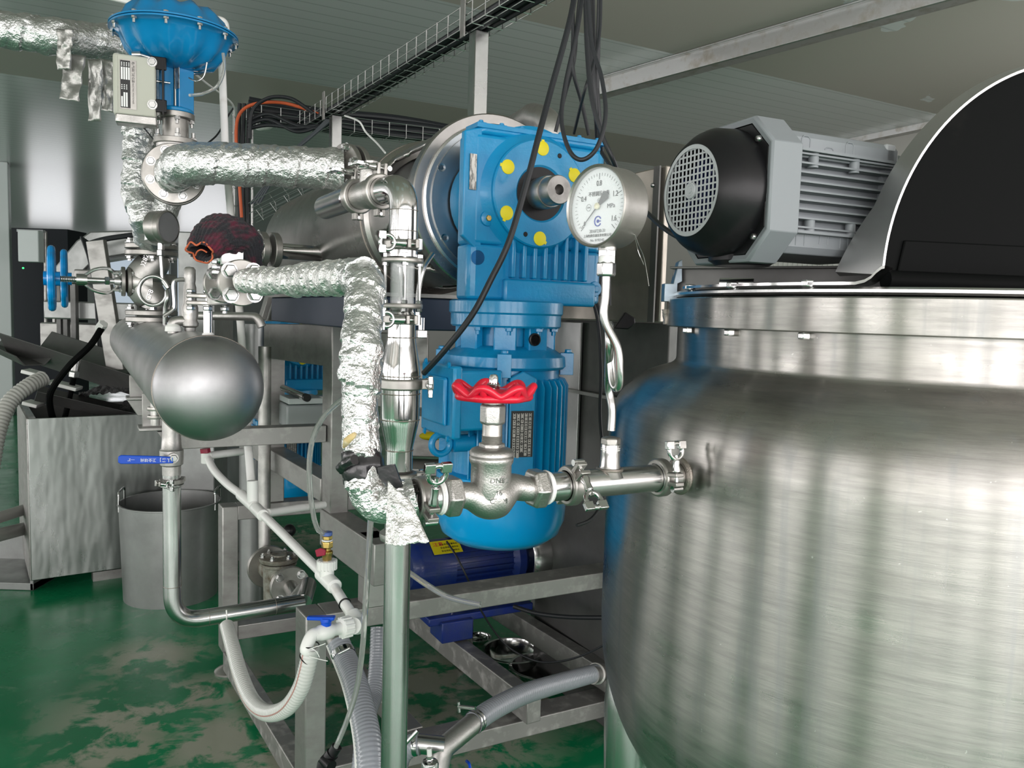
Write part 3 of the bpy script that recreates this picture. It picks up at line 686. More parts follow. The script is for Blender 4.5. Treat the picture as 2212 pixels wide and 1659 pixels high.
# folded stop bar across the lid, with rough hinge bracket at its left end
b0 = circ(1452, .452) if 0 else P(1452, 625, 1.50); b1 = P(1890, 622, 1.33)
mb = MB(); x = (b1-b0); x.z = 0; x.normalize(); y = Z; z = V((-x.y, x.x, 0)); L = .42
mb.prism([(0, -.028), (.0, .022), (L, .022), (L, -.028)], V((b0.x, b0.y, 1.575)), x, y, z, .004)
mb.prism([(0, .022), (L, .022), (L, .018), (0, .018)], V((b0.x, b0.y, 1.575)), x, y, -z, .02)
obj('stop_bar', mb, s_dark, TK, bevel=.001)
q = P(1449, 640, 1.48); mb = MB(); mb.prism([(-.012, -.045), (.012, -.045), (.012, -.012), (.02, -.008), (.018, .032), (.012, .028), (.004, -.012), (-.012, -.012)], V((q.x, q.y, 1.578)), V((1, 0, 0)), Z, V((0, 1, 0)), .03); obj('hinge_bracket', mb, steel('blue_tinted_steel', .45, .35, (.75, .9, 1)), TK, bevel=.001)
mb = MB(); mb.tube(resamp([P(1440, 668, 1.49), P(1441, 700, 1.49)], .003), .009, 14, disp=foil_disp(.003, 120)); obj('weld_crust', mb, m_weld, TK)
# port stub
pt = TC-B*TR; PZt = P(1477, 1028, 1.16).z; T0 = V((pt.x, pt.y, PZt))
def LX(x): k = (x-CX)/F; return (T0.x-k*T0.y)/(B.x-k*B.y)
def PA(x): return T0-B*LX(x)
RP = .0195
obj('inlet_stub', MB().lathe([(RP, -.03), (RP, LX(1440)), (RP*1.25, LX(1438)), (RP*1.25, LX(1437))], T0, -B, 40), s_pipe, TK)
obj('stub_weld', MB().tor(T0+B*.002, -B, RP*1.15, .006, 40, 10), m_weld, TK)
# legs
for a in (178, 268, 358, 88):
    d = V((math.cos(math.radians(a)), math.sin(math.radians(a)), 0)); c = TC+d*.515
    obj('leg', MB().lathe([(.045, 0), (.045, .006), (.03, .02), (.030, .3), (.034, .5), (.042, .68), (.045, .78), (.04, .86), (.01, .90)], c, Z, 36, up=d), s_pipe, TK)
# ---- raised half lid in black sheet
HC = P(2305, 640, 1.20); HC.z = 1.572; HR = px(452, 1.17)
LD_ = thing('raised_lid', 'black half-round lid with a pale steel rim standing open on the big tank', 'lid', V((HC.x, HC.y, 1.55)))
hx = V((.985, .17, 0)).normalized(); hn = V((hx.y, -hx.x, 0))   # hn points to the camera
n = 72; arc = [(HR*math.cos(PI*i/n), HR*1.03*math.sin(PI*i/n)) for i in range(n+1)]
obj('black_panel', MB().prism(arc, HC-hn*.004, hx, Z, hn, .004), m_rub, LD_)
mb = MB(); vs = []; fs = []
for i, (u, v) in enumerate(arc):
    k = abs(i/n-.5)*2; fl = max(0, (k-.80)/.2); bk = .018+.032*k+.012*fl; o = 1+.0*fl
    vs += [HC+hx*u*1.0+Z*v*1.0+hn*.006, HC+hx*u*1.012+Z*v*1.012+hn*.006, HC+hx*(u*1.012+(.03*fl*(1 if u > 0 else -1)))+Z*(v*1.012+.006)-hn*bk, HC+hx*(u+(.026*fl*(1 if u > 0 else -1)))+Z*(v)-hn*bk]
for i in range(n): 
    for j in range(4): fs.append((i*4+j, i*4+(j+1) % 4, (i+1)*4+(j+1) % 4, (i+1)*4+j))
fs += [(0, 1, 2, 3), (n*4+3, n*4+2, n*4+1, n*4)]
mb.add(vs, fs); obj('steel_rim', mb, s_brush, LD_)
mb = MB(); mb.prism([(-HR*.93, 0), (-HR*.90, .05), (HR*.9, .05), (HR*.95, 0)], HC+hn*.0, hx, Z, hn, .004); obj('hinge_strip', mb, m_rub, LD_, bevel=.004)
mb = MB(); r0_ = HC-hx*HR*1.02+hn*.022-Z*.008; mb.tube([r0_-hx*0.002, r0_+hx*HR*1.9], .0135, 20); obj('rolled_gasket', mb, m_rub, LD_)
mb = MB(); a0 = circ(1468, .466); pth = []
for x in range(1466, 1850, 16): q = circ(x, .464); pth.append(V((q.x, q.y, 1.5535)))
q = pth[-1]; d = (pth[-1]-pth[-2]).normalized(); pth += [q+d*.012+Z*.003, q+d*.020+Z*.008, q+d*.026+Z*.015, q+d*.032+Z*.020, q+d*.036+Z*.021]
vs = []; fs = []
for i, q in enumerate(pth):
    inn = (TC-q); inn.z = 0; inn.normalize(); vs += [q, q+Z*.004, q+Z*.004+inn*.05, q+inn*.05]
for i in range(len(pth)-1):
    for j in range(4): fs.append((i*4+j, i*4+(j+1) % 4, (i+1)*4+(j+1) % 4, (i+1)*4+j))
mb.add(vs, fs+[(0, 1, 2, 3)]); obj('rolled_edge_plate', mb, s_pol, TK)
# ================================================================ grey fan-cooled motor on the tank
GM = P(1492, 412, 1.2); md = V((math.sin(math.radians(66)), math.cos(math.radians(66)), 0)); mx = V((-md.y, md.x, 0)); mxn = -mx if mx.y > 0 else mx
side = V((md.y, -md.x, 0))   # towards camera side
if side.y > 0: side = -side
GT = thing('grey_motor', 'light grey finned electric motor with a black fan grille above the big tank', 'motor', V((GM.x, GM.y, GM.z-.1)))
def gm(l, s=0, z=0): return GM+md*l+side*s+Z*z
def ringface(mb, r, l): pass
mb = MB(); mb.lathe([(.0655, .0), (.0665, -.002), (.072, .002), (.086, .018), (.092, .03), (.094, .058), (.0945, .066)], GM, md, 64, caps=False)
mb.lathe([(.0655, 0), (.0655, .004), (.07, .01), (.09, .06)], GM, md, 64, caps=False); obj('fan_cowl', mb, m_blk, GT, ang=50)
# grille: bars
mb = MB(); R_ = .066; st = .0092; k = int(R_/st)+1
for i in range(-k, k+1):
    u = i*st+st/2; 
    if abs(u) < R_: hh = math.sqrt(R_*R_-u*u); mb.box(gm(.001, u, 0), .0025, .0014, 2*hh, (side, md, Z)); mb.box(gm(.0014, 0, u), 2*hh, .0014, .0025, (side, md, Z))
mb.lathe([(.060, -.001), (.0665, -.001), (.0665, .003), (.060, .003)], GM, md, 64, caps=False)
mb.lathe([(.012, -.0015), (.012, .003)], GM, md, 32)
GRL = obj('grille', mb, m_greyp, GT); 
mb = MB(); 
for rr in (.0105, .0075): mb.tor(gm(-.0015), md, rr, .0009, 32, 6)
mb.lathe([(.004, -.003), (.004, 0)], GM, md, 20); obj('grille_hub', mb, m_greyp, GRL)
mb = MB()
for i in range(7):
    a = 2*PI*i/7; d = side*math.cos(a)+Z*math.sin(a); mb.box(gm(.035)+d*.032, .045, .03, .003, (d, md, md.cross(d)))
mb.cyl(gm(.02), gm(.05), .015); mb.lathe([(.001, .052), (.082, .052), (.082, .056)], GM, md, 40); obj('fan', mb, M('dark_blue_fan', (.01, .02, .10), 0, .5), GT)  # includes a dark disc added behind the blades to darken the grille cells
def octp(r, c=.42): k = r*(1-c); return [(-k, r), (k, r), (r, k), (r, -k), (k, -r), (-k, -r), (-r, -k), (-r, k)]
obj('black_backplate', MB().prism(octp(.092, .40), gm(.060), side, Z, md, .01), m_blk, GT, bevel=.001)
mb = MB(); vs = []
for r, l in ((.093, .060), (.100, .058), (.103, .062), (.103, .112), (.09, .112)): vs += [gm(l)+side*p[0]+Z*p[1] for p in octp(r, .40)]
mb.add(vs, [(k*8+i, k*8+(i+1) % 8, (k+1)*8+(i+1) % 8, (k+1)*8+i) for k in range(4) for i in range(8)]+[tuple(range(32, 40))]); obj('end_frame', mb, m_grey, GT, bevel=.0012)
for a, b in ((.078, .068), (.078, -.068), (-.078, -.068), (-.078, .068)): obj('cover_screw', MB().lathe([(.0001, -.005), (.004, -.0045), (.0055, -.001), (.0055, 0)], gm(.060, a*.93, b), md, 16), s_bolt, GT)
# body: side block, fins, top and bottom plates
mb = MB(); mb.prism([(-.07, .088), (.07, .088), (.078, .078), (.078, .05), (.066, .05), (.066, -.05), (.078, -.05), (.078, -.078), (.07, -.088), (-.07, -.088), (-.08, -.07), (-.08, .07)], gm(.11), side, Z, md, .215); obj('stator_body', mb, m_grey, GT, bevel=.002)
mb = MB()
for i in range(9):
    z = .052-.013*i*1.0; mb.prism([(0, 0), (.21, 0), (.205, .022), (.008, .024)], gm(.112, .064, z), md, side, Z, .0026)
for s_ in (.056, -.060): mb.prism([(0, 0), (.2, 0), (.2, .020), (.008, .026)], gm(.112, .068, s_), md, side, Z, .004)
obj('cooling_fin', mb, m_grey, GT)
for l in (.155, .235):
    for z in (.047, -.0485): obj('boss', MB().cyl(gm(l, .079, z-.011), gm(l, .079, z+.011), .0075, n=20), m_grey, GT)
for l, h, zz in ((.14, .02, .070), (.185, .012, .062), (.225, .02, .070), (.14, .02, -.066), (.185, .016, -.064), (.225, .02, -.066)):
    mb = MB().tube([gm(l-.008, .078, zz-h/2), gm(l-.008, .078, zz+h/2*.6), gm(l-.004, .078, zz+h/2), gm(l+.004, .078, zz+h/2), gm(l+.008, .078, zz+h/2*.6), gm(l+.008, .078, zz-h/2)], .0011, 6); obj('cast_relief', mb, m_grey, GT)
mb = MB(); mb.box(gm(.31, .072, .07), .012, .02, .035, (side, md, Z)); obj('top_clip', mb, m_greyp, GT, bevel=.003)
obj('end_bell', MB().lathe([(.082, .30), (.090, .335), (.092, .36), (.090, .40), (.075, .415), (.02, .42)], GM, md, 64), m_grey, GT)
mb = MB(); mb.box(gm(.46, .0, .035), .12, .12, .05, (side, md, Z)); mb.box(gm(.46, .0, .062), .125, .13, .008, (side, md, Z)); obj('gear_head', mb, m_greyp, GT, bevel=.004)
mb = MB(); mb.lathe([(.04, -.105), (.05, -.098), (.05, -.09)], gm(.10), Z, 32); obj('bottom_gland', mb, m_blk, GT)
mb = MB(); mb.box(gm(.47, .0, -.062), .1, .10, .15, (side, md, Z)); obj('mount_pedestal', mb, m_grey, GT, bevel=.004)
# cable into the motor
def cable(label, pts, r, mat=None, nm='power_cable', cat='cable', n=10, group=None, sm=12):
    return obj(nm, MB().tube(smooth(pts, sm), r, n), mat or m_cable, label=label, cat=cat, group=group)
cable('black cable running from behind the pressure gauge to the grey motor', PP((1300, 330, 1.7), (1360, 420, 1.5), (1400, 462, 1.40), (1440, 497, 1.33), (1490, 525, 1.29), (1545, 555, 1.27)), px(5.5, 1.35))
# ================================================================ front pipe line
def pipe(label, pts, r, mat=None, n=32, nm='steel_pipe', cat='pipe', group=None):
    return obj(nm, MB().tube(pts, r, n), mat or s_pipe, label=label, cat=cat, group=group)
TP = thing('tee_pipe', 'short polished steel tee pipe joining the big tank, under the pressure gauge', 'pipe', PA(1340)-Z*RP)
mb = MB(); l0, l1 = LX(1245), LX(1434); mb.lathe([(RP*1.25, l1+.001), (RP*1.25, l1+.004), (RP, l1+.006), (RP, l0-.006), (RP*1.25, l0-.004), (RP*1.25, l0-.001)], T0, -B, 40); obj('run', mb, s_pipe, TP)
sp = PA(1325); zt_ = P(1322, 975, sp.y).z
mb = MB(); mb.lathe([(.021, .008), (.0165, .016), (.0135, .024), (.013, .04), (.0133, .052), (.0125, .054), (.0122, zt_-sp.z)], sp, Z, 36); obj('branch', mb, s_pipe, TP)
obj('branch_weld', MB().tor(sp+Z*.018, Z, .0165, .0025, 32, 8), m_weld, TP)
tri_clamp('shiny clamp with wing nut where the pipe line meets the big tank wall', PA(1436), B, RP*1.05, -A*.92+Z*.1+B*0, flip=-1, nut_dir=-A)
tri_clamp('shiny clamp with a large wing nut between the globe valve and the tee pipe', PA(1240), B, RP*1.05, Z*.75-A*.8, flip=1, nut_dir=-A*.8-Z*.1, nutlen=1.15)
tri_clamp('clamp with upright wing nut beside the torn foil flap', PA(914), B, RP*1.05, -A*.9-Z*.25, flip=-1, nut_dir=-A, nutlen=1.35)
# globe valve
vc = PA(1066); vs_ = px(1, vc.y)
GV = thing('globe_valve', 'cast steel globe valve with a red handwheel in the front pipe line', 'valve', vc-Z*.035)
xl, xr = LX(990), LX(1152); c0 = LX(1066)
pth = []; 
for i in range(41):
    t = i/40; l = xl+(xr-xl)*t; u = (l-c0)/((xl-xr)/2); oz = -.009*math.exp(-((u-.15)/.35)**2)+.004*math.exp(-((u+.62)/.25)**2)
    pth.append(T0-B*l+Z*oz)
def rf(L, t):
    u = (t-.5)*2; return .0165+.0125*math.exp(-(u/.38)**2)
obj('body', MB().tube(pth, .02, 40, rf=rf), s_cast, GV, ang=60)
mb = MB(); mb.lathe([(.020, -.02), (.0255, -.005), (.026, .02), (.0258, .036), (.028, .040), (.0285, .044), (.0283, .046), (.0265, .048), (.0285, .049), (.0285, .052), (.026, .056), (.018, .059)], vc, Z, 48); obj('bonnet_barrel', mb, s_cast, GV, ang=50)
for xa, xb, l in ((996, 960, 'l'), (1151, 1183, 'r')):
    a, b = PA(xa), PA(xb); mb = MB(); mb.hex(a, b, .0275); obj('end_hex', mb, s_cast, GV, bevel=.0015)
    e = (b-a).normalized(); mb = MB(); mb.tor(b+e*.003, e, .0205, .0026, 36, 8); mb.tor(b+e*.0055, e, .0200, .002, 36, 8); obj('seal_tape', mb, m_teflon, GV, label='white thread seal tape')
    q0 = b+e*.002; q1 = PA(919 if l == 'l' else 1233); obj('pipe_end', MB().cyl(q0, q1, RP, n=40), s_pipe, GV)
zt1 = lambda y: P(1066, y, vc.y).z
def vst(z0, z1, r, kind='c', nm='part', mat=s_cast, bev=0):
    a, b = V((vc.x, vc.y, z0)), V((vc.x, vc.y, z1)); mb = MB(); (mb.hex if kind == 'h' else mb.cyl)(a, b, r) ; return obj(nm, mb, mat, GV, bevel=bev)
vst(vc.z+.057, zt1(956), .0170, 'h', 'bonnet_hex', s_cast, .001)
mb = MB(); z = zt1(957); prs = []
for i in range(9): prs += [(.0126, i*.0022), (.0133, i*.0022+.0011)] if i < 5 else []
prs += [(.0128, .012), (.0128, zt1(915)-z)]; obj('threaded_neck', MB().lathe(prs, V((vc.x, vc.y, z)), Z, 36), s_flange, GV)
vst(zt1(917), zt1(872), .0165, 'h', 'gland_nut', s_cast, .0015)
vst(zt1(873), zt1(866), .0125, 'c', 'gland_top', s_cast, .001)
vst(zt1(868), zt1(826), .0068, 'c', 'stem', s_pol)
# handwheel
hz = zt1(842); hc = V((vc.x, vc.y, hz)); HR_ = .0475
hw = MB(); pts = []; N_ = 7; M_ = 112
for i in range(M_):
    a = 2*PI*i/M_+.25; w_ = math.cos(N_*a); rr = HR_*(1.0+.07*w_); pts.append(hc+V((math.cos(a)*rr, math.sin(a)*rr, .0005+.0055*w_)))
hw.tube(pts, .0050, 12, closed=True)
pts = [hc+V((math.cos(2*PI*i/M_+.25)*HR_*(.93+.03*math.cos(N_*(2*PI*i/M_+.25))), math.sin(2*PI*i/M_+.25)*HR_*(.93+.03*math.cos(N_*(2*PI*i/M_+.25))), -.0075)) for i in range(M_)]
hw.tube(pts, .0054, 12, closed=True)
hw.lathe([(.010, .002), (.022, .001), (.024, -.002), (.023, -.007), (.010, -.009)], hc, Z, 48)
for i in range(N_):
    a = 2*PI*i/N_-.25*0-.036+.0; a = (2*PI*i+0)/N_; d = V((math.cos(a), math.sin(a), 0)); q = V((-d.y, d.x, 0))
    hw.tube([hc+d*.020-Z*.004, hc+d*.034-Z*.006, hc+d*.045-Z*.007], .0052, 8)
    hw.tube(smooth([hc+d*.038-Z*.006, hc+d*.046-Z*.003, hc+d*.0505+Z*.006], 4), .0050, 8)
obj('handwheel', hw, m_red, GV, ang=60, label='red enamelled handwheel')
HWO = GV.children[-1] if 0 else [o for o in COL.objects if o.name.startswith('handwheel')][0]
mb = MB(); mb.hex(hc+Z*.002, hc+Z*.008, .0085); mb.lathe([(.006, .008), (.0058, .016), (.004, .0195), (.0001, .0205)], hc, Z, 20); obj('acorn_nut', mb, s_pol, HWO)
# cast lettering
fx = V((math.cos(math.radians(12)), math.sin(math.radians(12))*1, 0)); nrm = V((fx.y, -fx.x, 0)); fc = vc+nrm*.0258
for t, dz, s_ in (('DN32', .020, .0095), ('—', .0155, .010), ('16', .0045, .009), ('CF8M', -.006, .0095)):
    obj('raised_lettering', MB().text(t, fc+Z*dz+fx*.006-nrm*.0008, fx, Z, s_, th=.0016), s_pol, GV)
# ================================================================ gauge
gr = V((math.sin(math.radians(49.6)), math.cos(math.radians(49.6)), 0)); gx = V((gr.y, -gr.x, 0))
GC = P(1289, 445, 1.02); RG = .0512
PG = thing('pressure_gauge', 'round steel pressure gauge with a white dial on a bent syphon tube', 'gauge', V((GC.x, GC.y, GC.z-RG)))
mb = MB(); mb.lathe([(RG*.915, .003), (RG*.93, -.0025), (RG*.97, -.0045), (RG*1.0, -.003), (RG*1.005, .002), (RG*.985, .006), (RG*.985, .036), (RG*.97, .040), (.01, .041)], GC, gr, 96, caps=False); obj('case', mb, s_flange, PG)
DIAL = obj('dial', MB().lathe([(RG*.93, .0045), (RG*.93, .0035)], GC, gr, 72), m_dial, PG)
DZ = GC+gr*.0032
mb = MB().mat(m_ink)
for i in range(41):
    a = math.radians(225-i*270/40); d = gx*math.cos(a)+Z*math.sin(a); L_ = .0075 if i % 10 == 0 else (.0045 if i % 5 == 0 else .0035); w_ = .0006 if i % 10 == 0 else .0003
    mb.box(DZ+d*(RG*.80-L_/2)-gr*.0002, w_, .0002, L_, (d.cross(gr), gr, d))
for t, a, r_, s_ in (('0', 222, .60, .008), ('0.4', 157.5, .55, .0095), ('0.8', 90, .55, .0095), ('1.2', 25, .60, .0095), ('1.6', -32, .62, .0095)):
    d = gx*math.cos(math.radians(a))+Z*math.sin(math.radians(a)); mb.text(t, DZ+d*RG*r_-gr*.0003, gx, Z, s_, m_ink, th=.0002, sx=.8)
mb.text('不锈钢压力表', DZ+Z*RG*.30-gr*.0003, gx, Z, .0064, m_ink, th=.0002, sx=.95)
mb.text('MPa', DZ+gx*RG*.42-Z*RG*.02-gr*.0003, gx, Z, .0078, m_inkg, th=.0002)
mb.text('2016F230-31', DZ-Z*RG*.60-gr*.0003, gx, Z, .0058, m_inkg, th=.0002, sx=.9)
mb.text('上海怡腾仪器仪表有限公司', DZ-Z*RG*.71-gr*.0003, gx, Z, .0040, m_ink, th=.0002)
mb.text('No. 0192142', DZ-Z*RG*.82-gr*.0003, gx, Z, .0045, m_inkg, th=.0002)
mb.mat(m_inkg); mb.tor(DZ+Z*RG*.14+gx*.0005-gr*.0002, gr, .0024, .00018, 20, 4); mb.text('2.5', DZ+Z*RG*.14+gx*.0005-gr*.0003, gx, Z, .0024, m_inkg, th=.0002)
mb.text('CPA', DZ-gx*RG*.33-Z*RG*.01-gr*.0003, gx, Z, .003, m_inkg, th=.0002); mb.tor(DZ-gx*RG*.33-Z*RG*.01-gr*.0002, gr, .0042, .0002, 20, 4)
obj('dial_printing', mb, m_ink, DIAL)
mb = MB(); c = DZ-Z*RG*.36-gr*.0003; pts = [c+gx*(math.cos(math.radians(a))*.0055)+Z*(math.sin(math.radians(a))*.006) for a in range(30, 340, 15)]; mb.tube(pts, .0007, 6); mb.lathe([(.0022, 0), (.0018, .0003)], c, -gr, 16); mb.tube([c, c+gx*.005], .0006, 6); obj('dial_emblem', mb, m_inkb, DIAL)
mb = MB(); a = math.radians(224); d = gx*math.cos(a)+Z*math.sin(a); q = d.cross(gr); c = DZ-gr*.0018
mb.prism([(-.0009, 0), (.0009, 0), (.0003, RG*.74), (-.0003, RG*.74)], c, q, d, -gr, .0004); mb.prism([(-.001, 0), (.001, 0), (.0062, -RG*.36), (.003, -RG*.43), (-.003, -RG*.43), (-.0062, -RG*.36)], c, q, d, -gr, .0004); obj('pointer', mb, m_inkg, DIAL)
obj('pointer_hub', MB().lathe([(.0042, 0), (.004, .002), (.001, .0026)], c, -gr, 20), M('cream_hub', (.75, .72, .55), .3, .4), PG)
obj('front_glass', MB().lathe([(RG*.92, -.001), (RG*.92, -.0018)], GC, gr, 64), m_pane, PG)
sc_ = GC+gr*.022; sz = lambda y: P(1326, y, sc_.y).z; sb = V((sc_.x, sc_.y, 0))
obj('socket', MB().box(sb+Z*(GC.z-RG-.008), .016, .016, .030, (gx, gr, Z)), s_pipe, PG, bevel=.0015)
obj('socket_collar', MB().cyl(sb+Z*(GC.z-RG-.002), sb+Z*(GC.z-RG+.003), .0115), s_cast, PG)
zb_ = sz(562); mb = MB()
for i in range(4): mb.tor(sb+Z*(zb_-i*.0022+.003), Z, .0085, .0022, 24, 8)
obj('seal_tape', mb, m_teflon, PG, label='white thread seal tape')
mb = MB(); mb.hex(sb+Z*sz(598), sb+Z*sz(566), .0125); obj('union_nut', mb, s_pipe, PG, bevel=.001)
br = V((sp.x, sp.y, 0)); zt2 = sp.z
pts = [sb+Z*sz(596), sb+Z*sz(640), sb+Z*sz(690), P(1333, 750, sb.y-.002), P(1338, 800, sb.y), P(1338, 826, sb.y+.004), P(1332, 838, sb.y+.010), P(1324, 826, sb.y+.018), P(1320, 790, sb.y+.024), P(1317, 735, sb.y+.026), P(1316, 712, sb.y+.022), P(1316, 702, sb.y+.016), P(1315, 715, sb.y+.010), P(1316, 760, sb.y+.012), P(1314, 830, br.y), P(1318, 880, br.y)]
pts.append(br+Z*(P(1322, 930, br.y).z)); pts[-2] = pts[-1]+Z*.03
obj('syphon_tube', MB().tube(smooth(pts, 8), px(9.2, 1.04), 20), s_pipe, PG)
z9 = zt_
mb = MB(); mb.hex(br+Z*(z9+.008), br+Z*(z9+.020), .0138); obj('lower_nut', mb, s_flange, PG, bevel=.001); mb = MB(); mb.tor(br+Z*(z9+.005), Z, .0112, .0022, 28, 8); mb.tor(br+Z*(z9+.0025), Z, .0112, .0022, 28, 8); obj('seal_tape', mb, m_teflon, PG)
mb = MB(); e = GC+gr*.022+(gx*.62-Z*.72)*RG*.98*1.0; 
pl_ = P(1369, 497, 1.02); mb.lathe([(.0035, 0), (.003, .002)], pl_, -V((.1, 1, 0)), 14); obj('lead_seal', mb, s_dark, PG)
mb = MB(); mb.tube(smooth(PP((1366, 483, 1.02), (1362, 490, 1.018), (1368, 498, 1.015), (1380, 530, 1.01), (1392, 560, 1.0), (1402, 618, .99)), 6), .0004, 6); obj('seal_wire', mb, s_pol, PG)
mb = MB(); mb.tube(smooth(PP((1372, 478, 1.02), (1366, 486, 1.017), (1369, 500, 1.015), (1378, 540, 1.005), (1391, 572, 1.0)), 6), .0004, 6); obj('seal_wire', mb, s_pol, PG)
# ================================================================ foil pipe on the left of the valve
fr = px(44, .97)
FP = thing('foil_wrapped_pipe', 'crinkled foil-wrapped pipe dropping in front of the frame to the globe valve', 'insulated pipe', P(840, 1130, .96))
pts = fillet([P(528, 607, 1.52), P(640, 606, 1.30), P(792, 597, 1.055), P(779, 760, .985), P(779, 900, .975), P(782, 1010, .965), P(802, 1098, .955), PA(902)+Z*.002], .06, 12)
def rfoil(L, t): return fr*(.92 if t < .3 else (1.0 if t < .8 else .93)) * (1+.012*math.sin(L*55))
o = foil('wrapped_run', '', smooth(pts, 2), fr, .0045, 26, m_foil, n=72, step=.003, pitch=.045, rs=.004, seed=3, parent=FP, rf=rfoil)
o.data.materials.append(m_foilw)
for p_ in o.data.polygons:
    c = p_.center+root_loc(FP)
    if c.x < -.24 and c.z > 1.5 or (c.z < 1.245): p_.material_index = 1
# hanging flap
mb = MB(); nx, ny = 22, 26; q00, q10, q11, q01 = P(838, 1038, .915), P(884, 1075, .905), P(927, 1170, .885), P(832, 1176, .885)
vs = []
for j in range(ny):
    for i in range(nx):
        u, v = i/(nx-1), j/(ny-1); p_ = (q00*(1-u)+q10*u)*(1-v)+(q01*(1-u)+q11*u)*v
        p_ = p_+V((0, -1, 0))*(.008*math.sin(u*3.2)+.004*noise.noise(V((u*4, v*5, 1)))+.0015*noise.noise(V((u*15, v*17, 4))))+Z*(.003*noise.noise(V((u*6, 3, 0)))*v); vs.append(p_)
mb.add(vs, [(j*nx+i, j*nx+i+1, (j+1)*nx+i+1, (j+1)*nx+i) for j in range(ny-1) for i in range(nx-1)])
o = obj('torn_flap', mb, m_foilw, FP, ang=60, label='loose torn flap of woven foil'); o.modifiers.new('t', 'SOLIDIFY').thickness = .0006
tc_ = P(781, 1008, .967); td_ = (P(786, 1050, .962)-P(780, 965, .97)).normalized()
mb = MB(); ptt = [tc_+td_*((i/16-.5)*.040) for i in range(17)]
mb.tube(ptt, .03, 40, rf=lambda L, t: fr*(1.13-.10*abs(2*t-1)**2), disp=foil_disp(.0045, 30, seed=9)); mb.prism([(0, 0), (.020, .004), (.030, -.022), (.018, -.026), (.002, -.012)], P(815, 1010, .928), V((1, 0, 0)), Z, V((0, 1, 0)), .006)
mb.tube(resamp(smooth(PP((738, 1012, .955), (748, 1000, .935), (765, 992, .925)), 6), .003), .008, 16, disp=foil_disp(.003, 50)); obj('black_tape_patch', mb, m_tape, FP, ang=30, label='crumpled black tape patch')
mb = MB(); mb.tube(resamp(smooth(PP((743, 966, .945), (752, 950, .931), (768, 937, .926)), 5), .003), .006, 14, rf=lambda L, t: .002+.0035*math.sin(PI*min(max(t, .03), .97)), disp=foil_disp(.002, 60)); obj('yellow_insulation', mb, M('yellowed_insulation', (.55, .42, .2), 0, .8, col2=(.7, .65, .5), cs=60), FP, label='yellowed insulation showing through the foil')
# ================================================================ polished vertical line
sv = P(870, 560, 1.3); zy = lambda y: P(870, y, 1.3).z
def sp3(z): return V((sv.x, sv.y, z))
RS = px(30.5, 1.3)
SL = thing('sanitary_pipe', 'bright polished pipe bending down from the check valve in front of the drum', 'pipe', sp3(zy(550)))
hl = P(822, 414, 1.36); corner = P(874, 404, 1.3); corner = V((sv.x, sv.y, corner.z)); hl.z = corner.z
obj('elbow_run', MB().tube(fillet([hl, corner, sp3(zy(520))], .062, 14), RS, 40), s_pol, SL)
for z in (zy(455), zy(500)): obj('weld', MB().tor(sp3(z), Z, RS, .0007, 40, 6), m_weld, SL)
hd = (hl-corner).normalized()
# check valve
CV = thing('check_valve', 'cast check valve with hex cap and two clamps left of the polished elbow', 'valve', hl+hd*.05-Z*.03)
obj('body', MB().lathe([(RS, .005), (RS*1.05, .012), (RS*1.15, .03), (RS*1.05, .05), (RS, .06), (RS, .085)], hl, hd, 36), s_cast, CV, ang=60)
c = hl+hd*.035; obj('riser', MB().lathe([(.017, 0), (.0185, .02), (.0185, .038), (.0215, .039), (.0215, .044), (.017, .045)], c, Z, 32), s_cast, CV)
obj('hex_cap', MB().hex(c+Z*.045, c+Z*.056, .0115), s_cast, CV)
obj('tail_pipe', MB().tube(fillet([hl+hd*.085, hl+hd*.108, hl+hd*.112+A*.16], .03, 8), RS*.97, 32), s_pipe, CV)
tri_clamp('clamp on the right of the cast check valve next to the polished elbow', hl+hd*.002, hd, RS, Z*.9+A*.1, flip=-1, nut_dir=Z, nutlen=.9)
tri_clamp('clamp on the left of the cast check valve under the large foil pipe flange', hl+hd*.082, hd, RS, Z*.9, flip=-1, nut_dir=Z, nutlen=.9)
tri_clamp('clamp just above the glass sight tube on the polished vertical pipe', sp3(zy(530)), Z, RS, -A, flip=-1, nut_dir=-A)
# sight glass
SG = thing('sight_glass', 'clear sight tube between two bolted steel flanges on the polished vertical pipe', 'sight glass', sp3(zy(665)))
obj('upper_ferrule', MB().lathe([(RS, zy(555)), (RS*1.0, zy(533)), (RS*1.1, zy(532))], V((sv.x, sv.y, 0)), Z, 36), s_pipe, SG)
for ya, yb in ((558, 568), (656, 666)): 
    obj('flange', MB().lathe([(RS*1.43, zy(yb)), (RS*1.46, zy(yb)+.001), (RS*1.46, zy(ya)-.001), (RS*1.43, zy(ya))], V((sv.x, sv.y, 0)), Z, 48), s_flange, SG)
mb = MB(); mb.lathe([(RS*.84, zy(656)), (RS*.84, zy(568))], V((sv.x, sv.y, 0)), Z, 40, caps=False); mb.lathe([(RS*.74, zy(656)), (RS*.74, zy(568))], V((sv.x, sv.y, 0)), Z, 40, caps=False); obj('glass_tube', mb, M('sight_glass_tube', (.93, .96, .96), 0, .03, alpha=.22, rv=.02, cs=20), SG)
for a in (200, 290, 20, 110):
    d = V((math.cos(math.radians(a-5)), math.sin(math.radians(a-5)), 0))*RS*1.2
    q = MB(); q.cyl(sp3(zy(670))+d, sp3(zy(552))+d, .0026, n=10); obj('tie_rod', q, s_pol, SG)
    for z, e in ((zy(556), .006), (zy(672), .007), (zy(574), .005), (zy(655), .005)): obj('rod_nut', MB().hex(sp3(z-.001)+d, sp3(z+e)+d, .0052), s_pol, SG)
obj('lower_ferrule', MB().lathe([(RS*.98, zy(712)), (RS*.98, zy(680)), (RS*.85, zy(672)), (RS*.85, zy(664))], V((sv.x, sv.y, 0)), Z, 36), s_pol, SG)
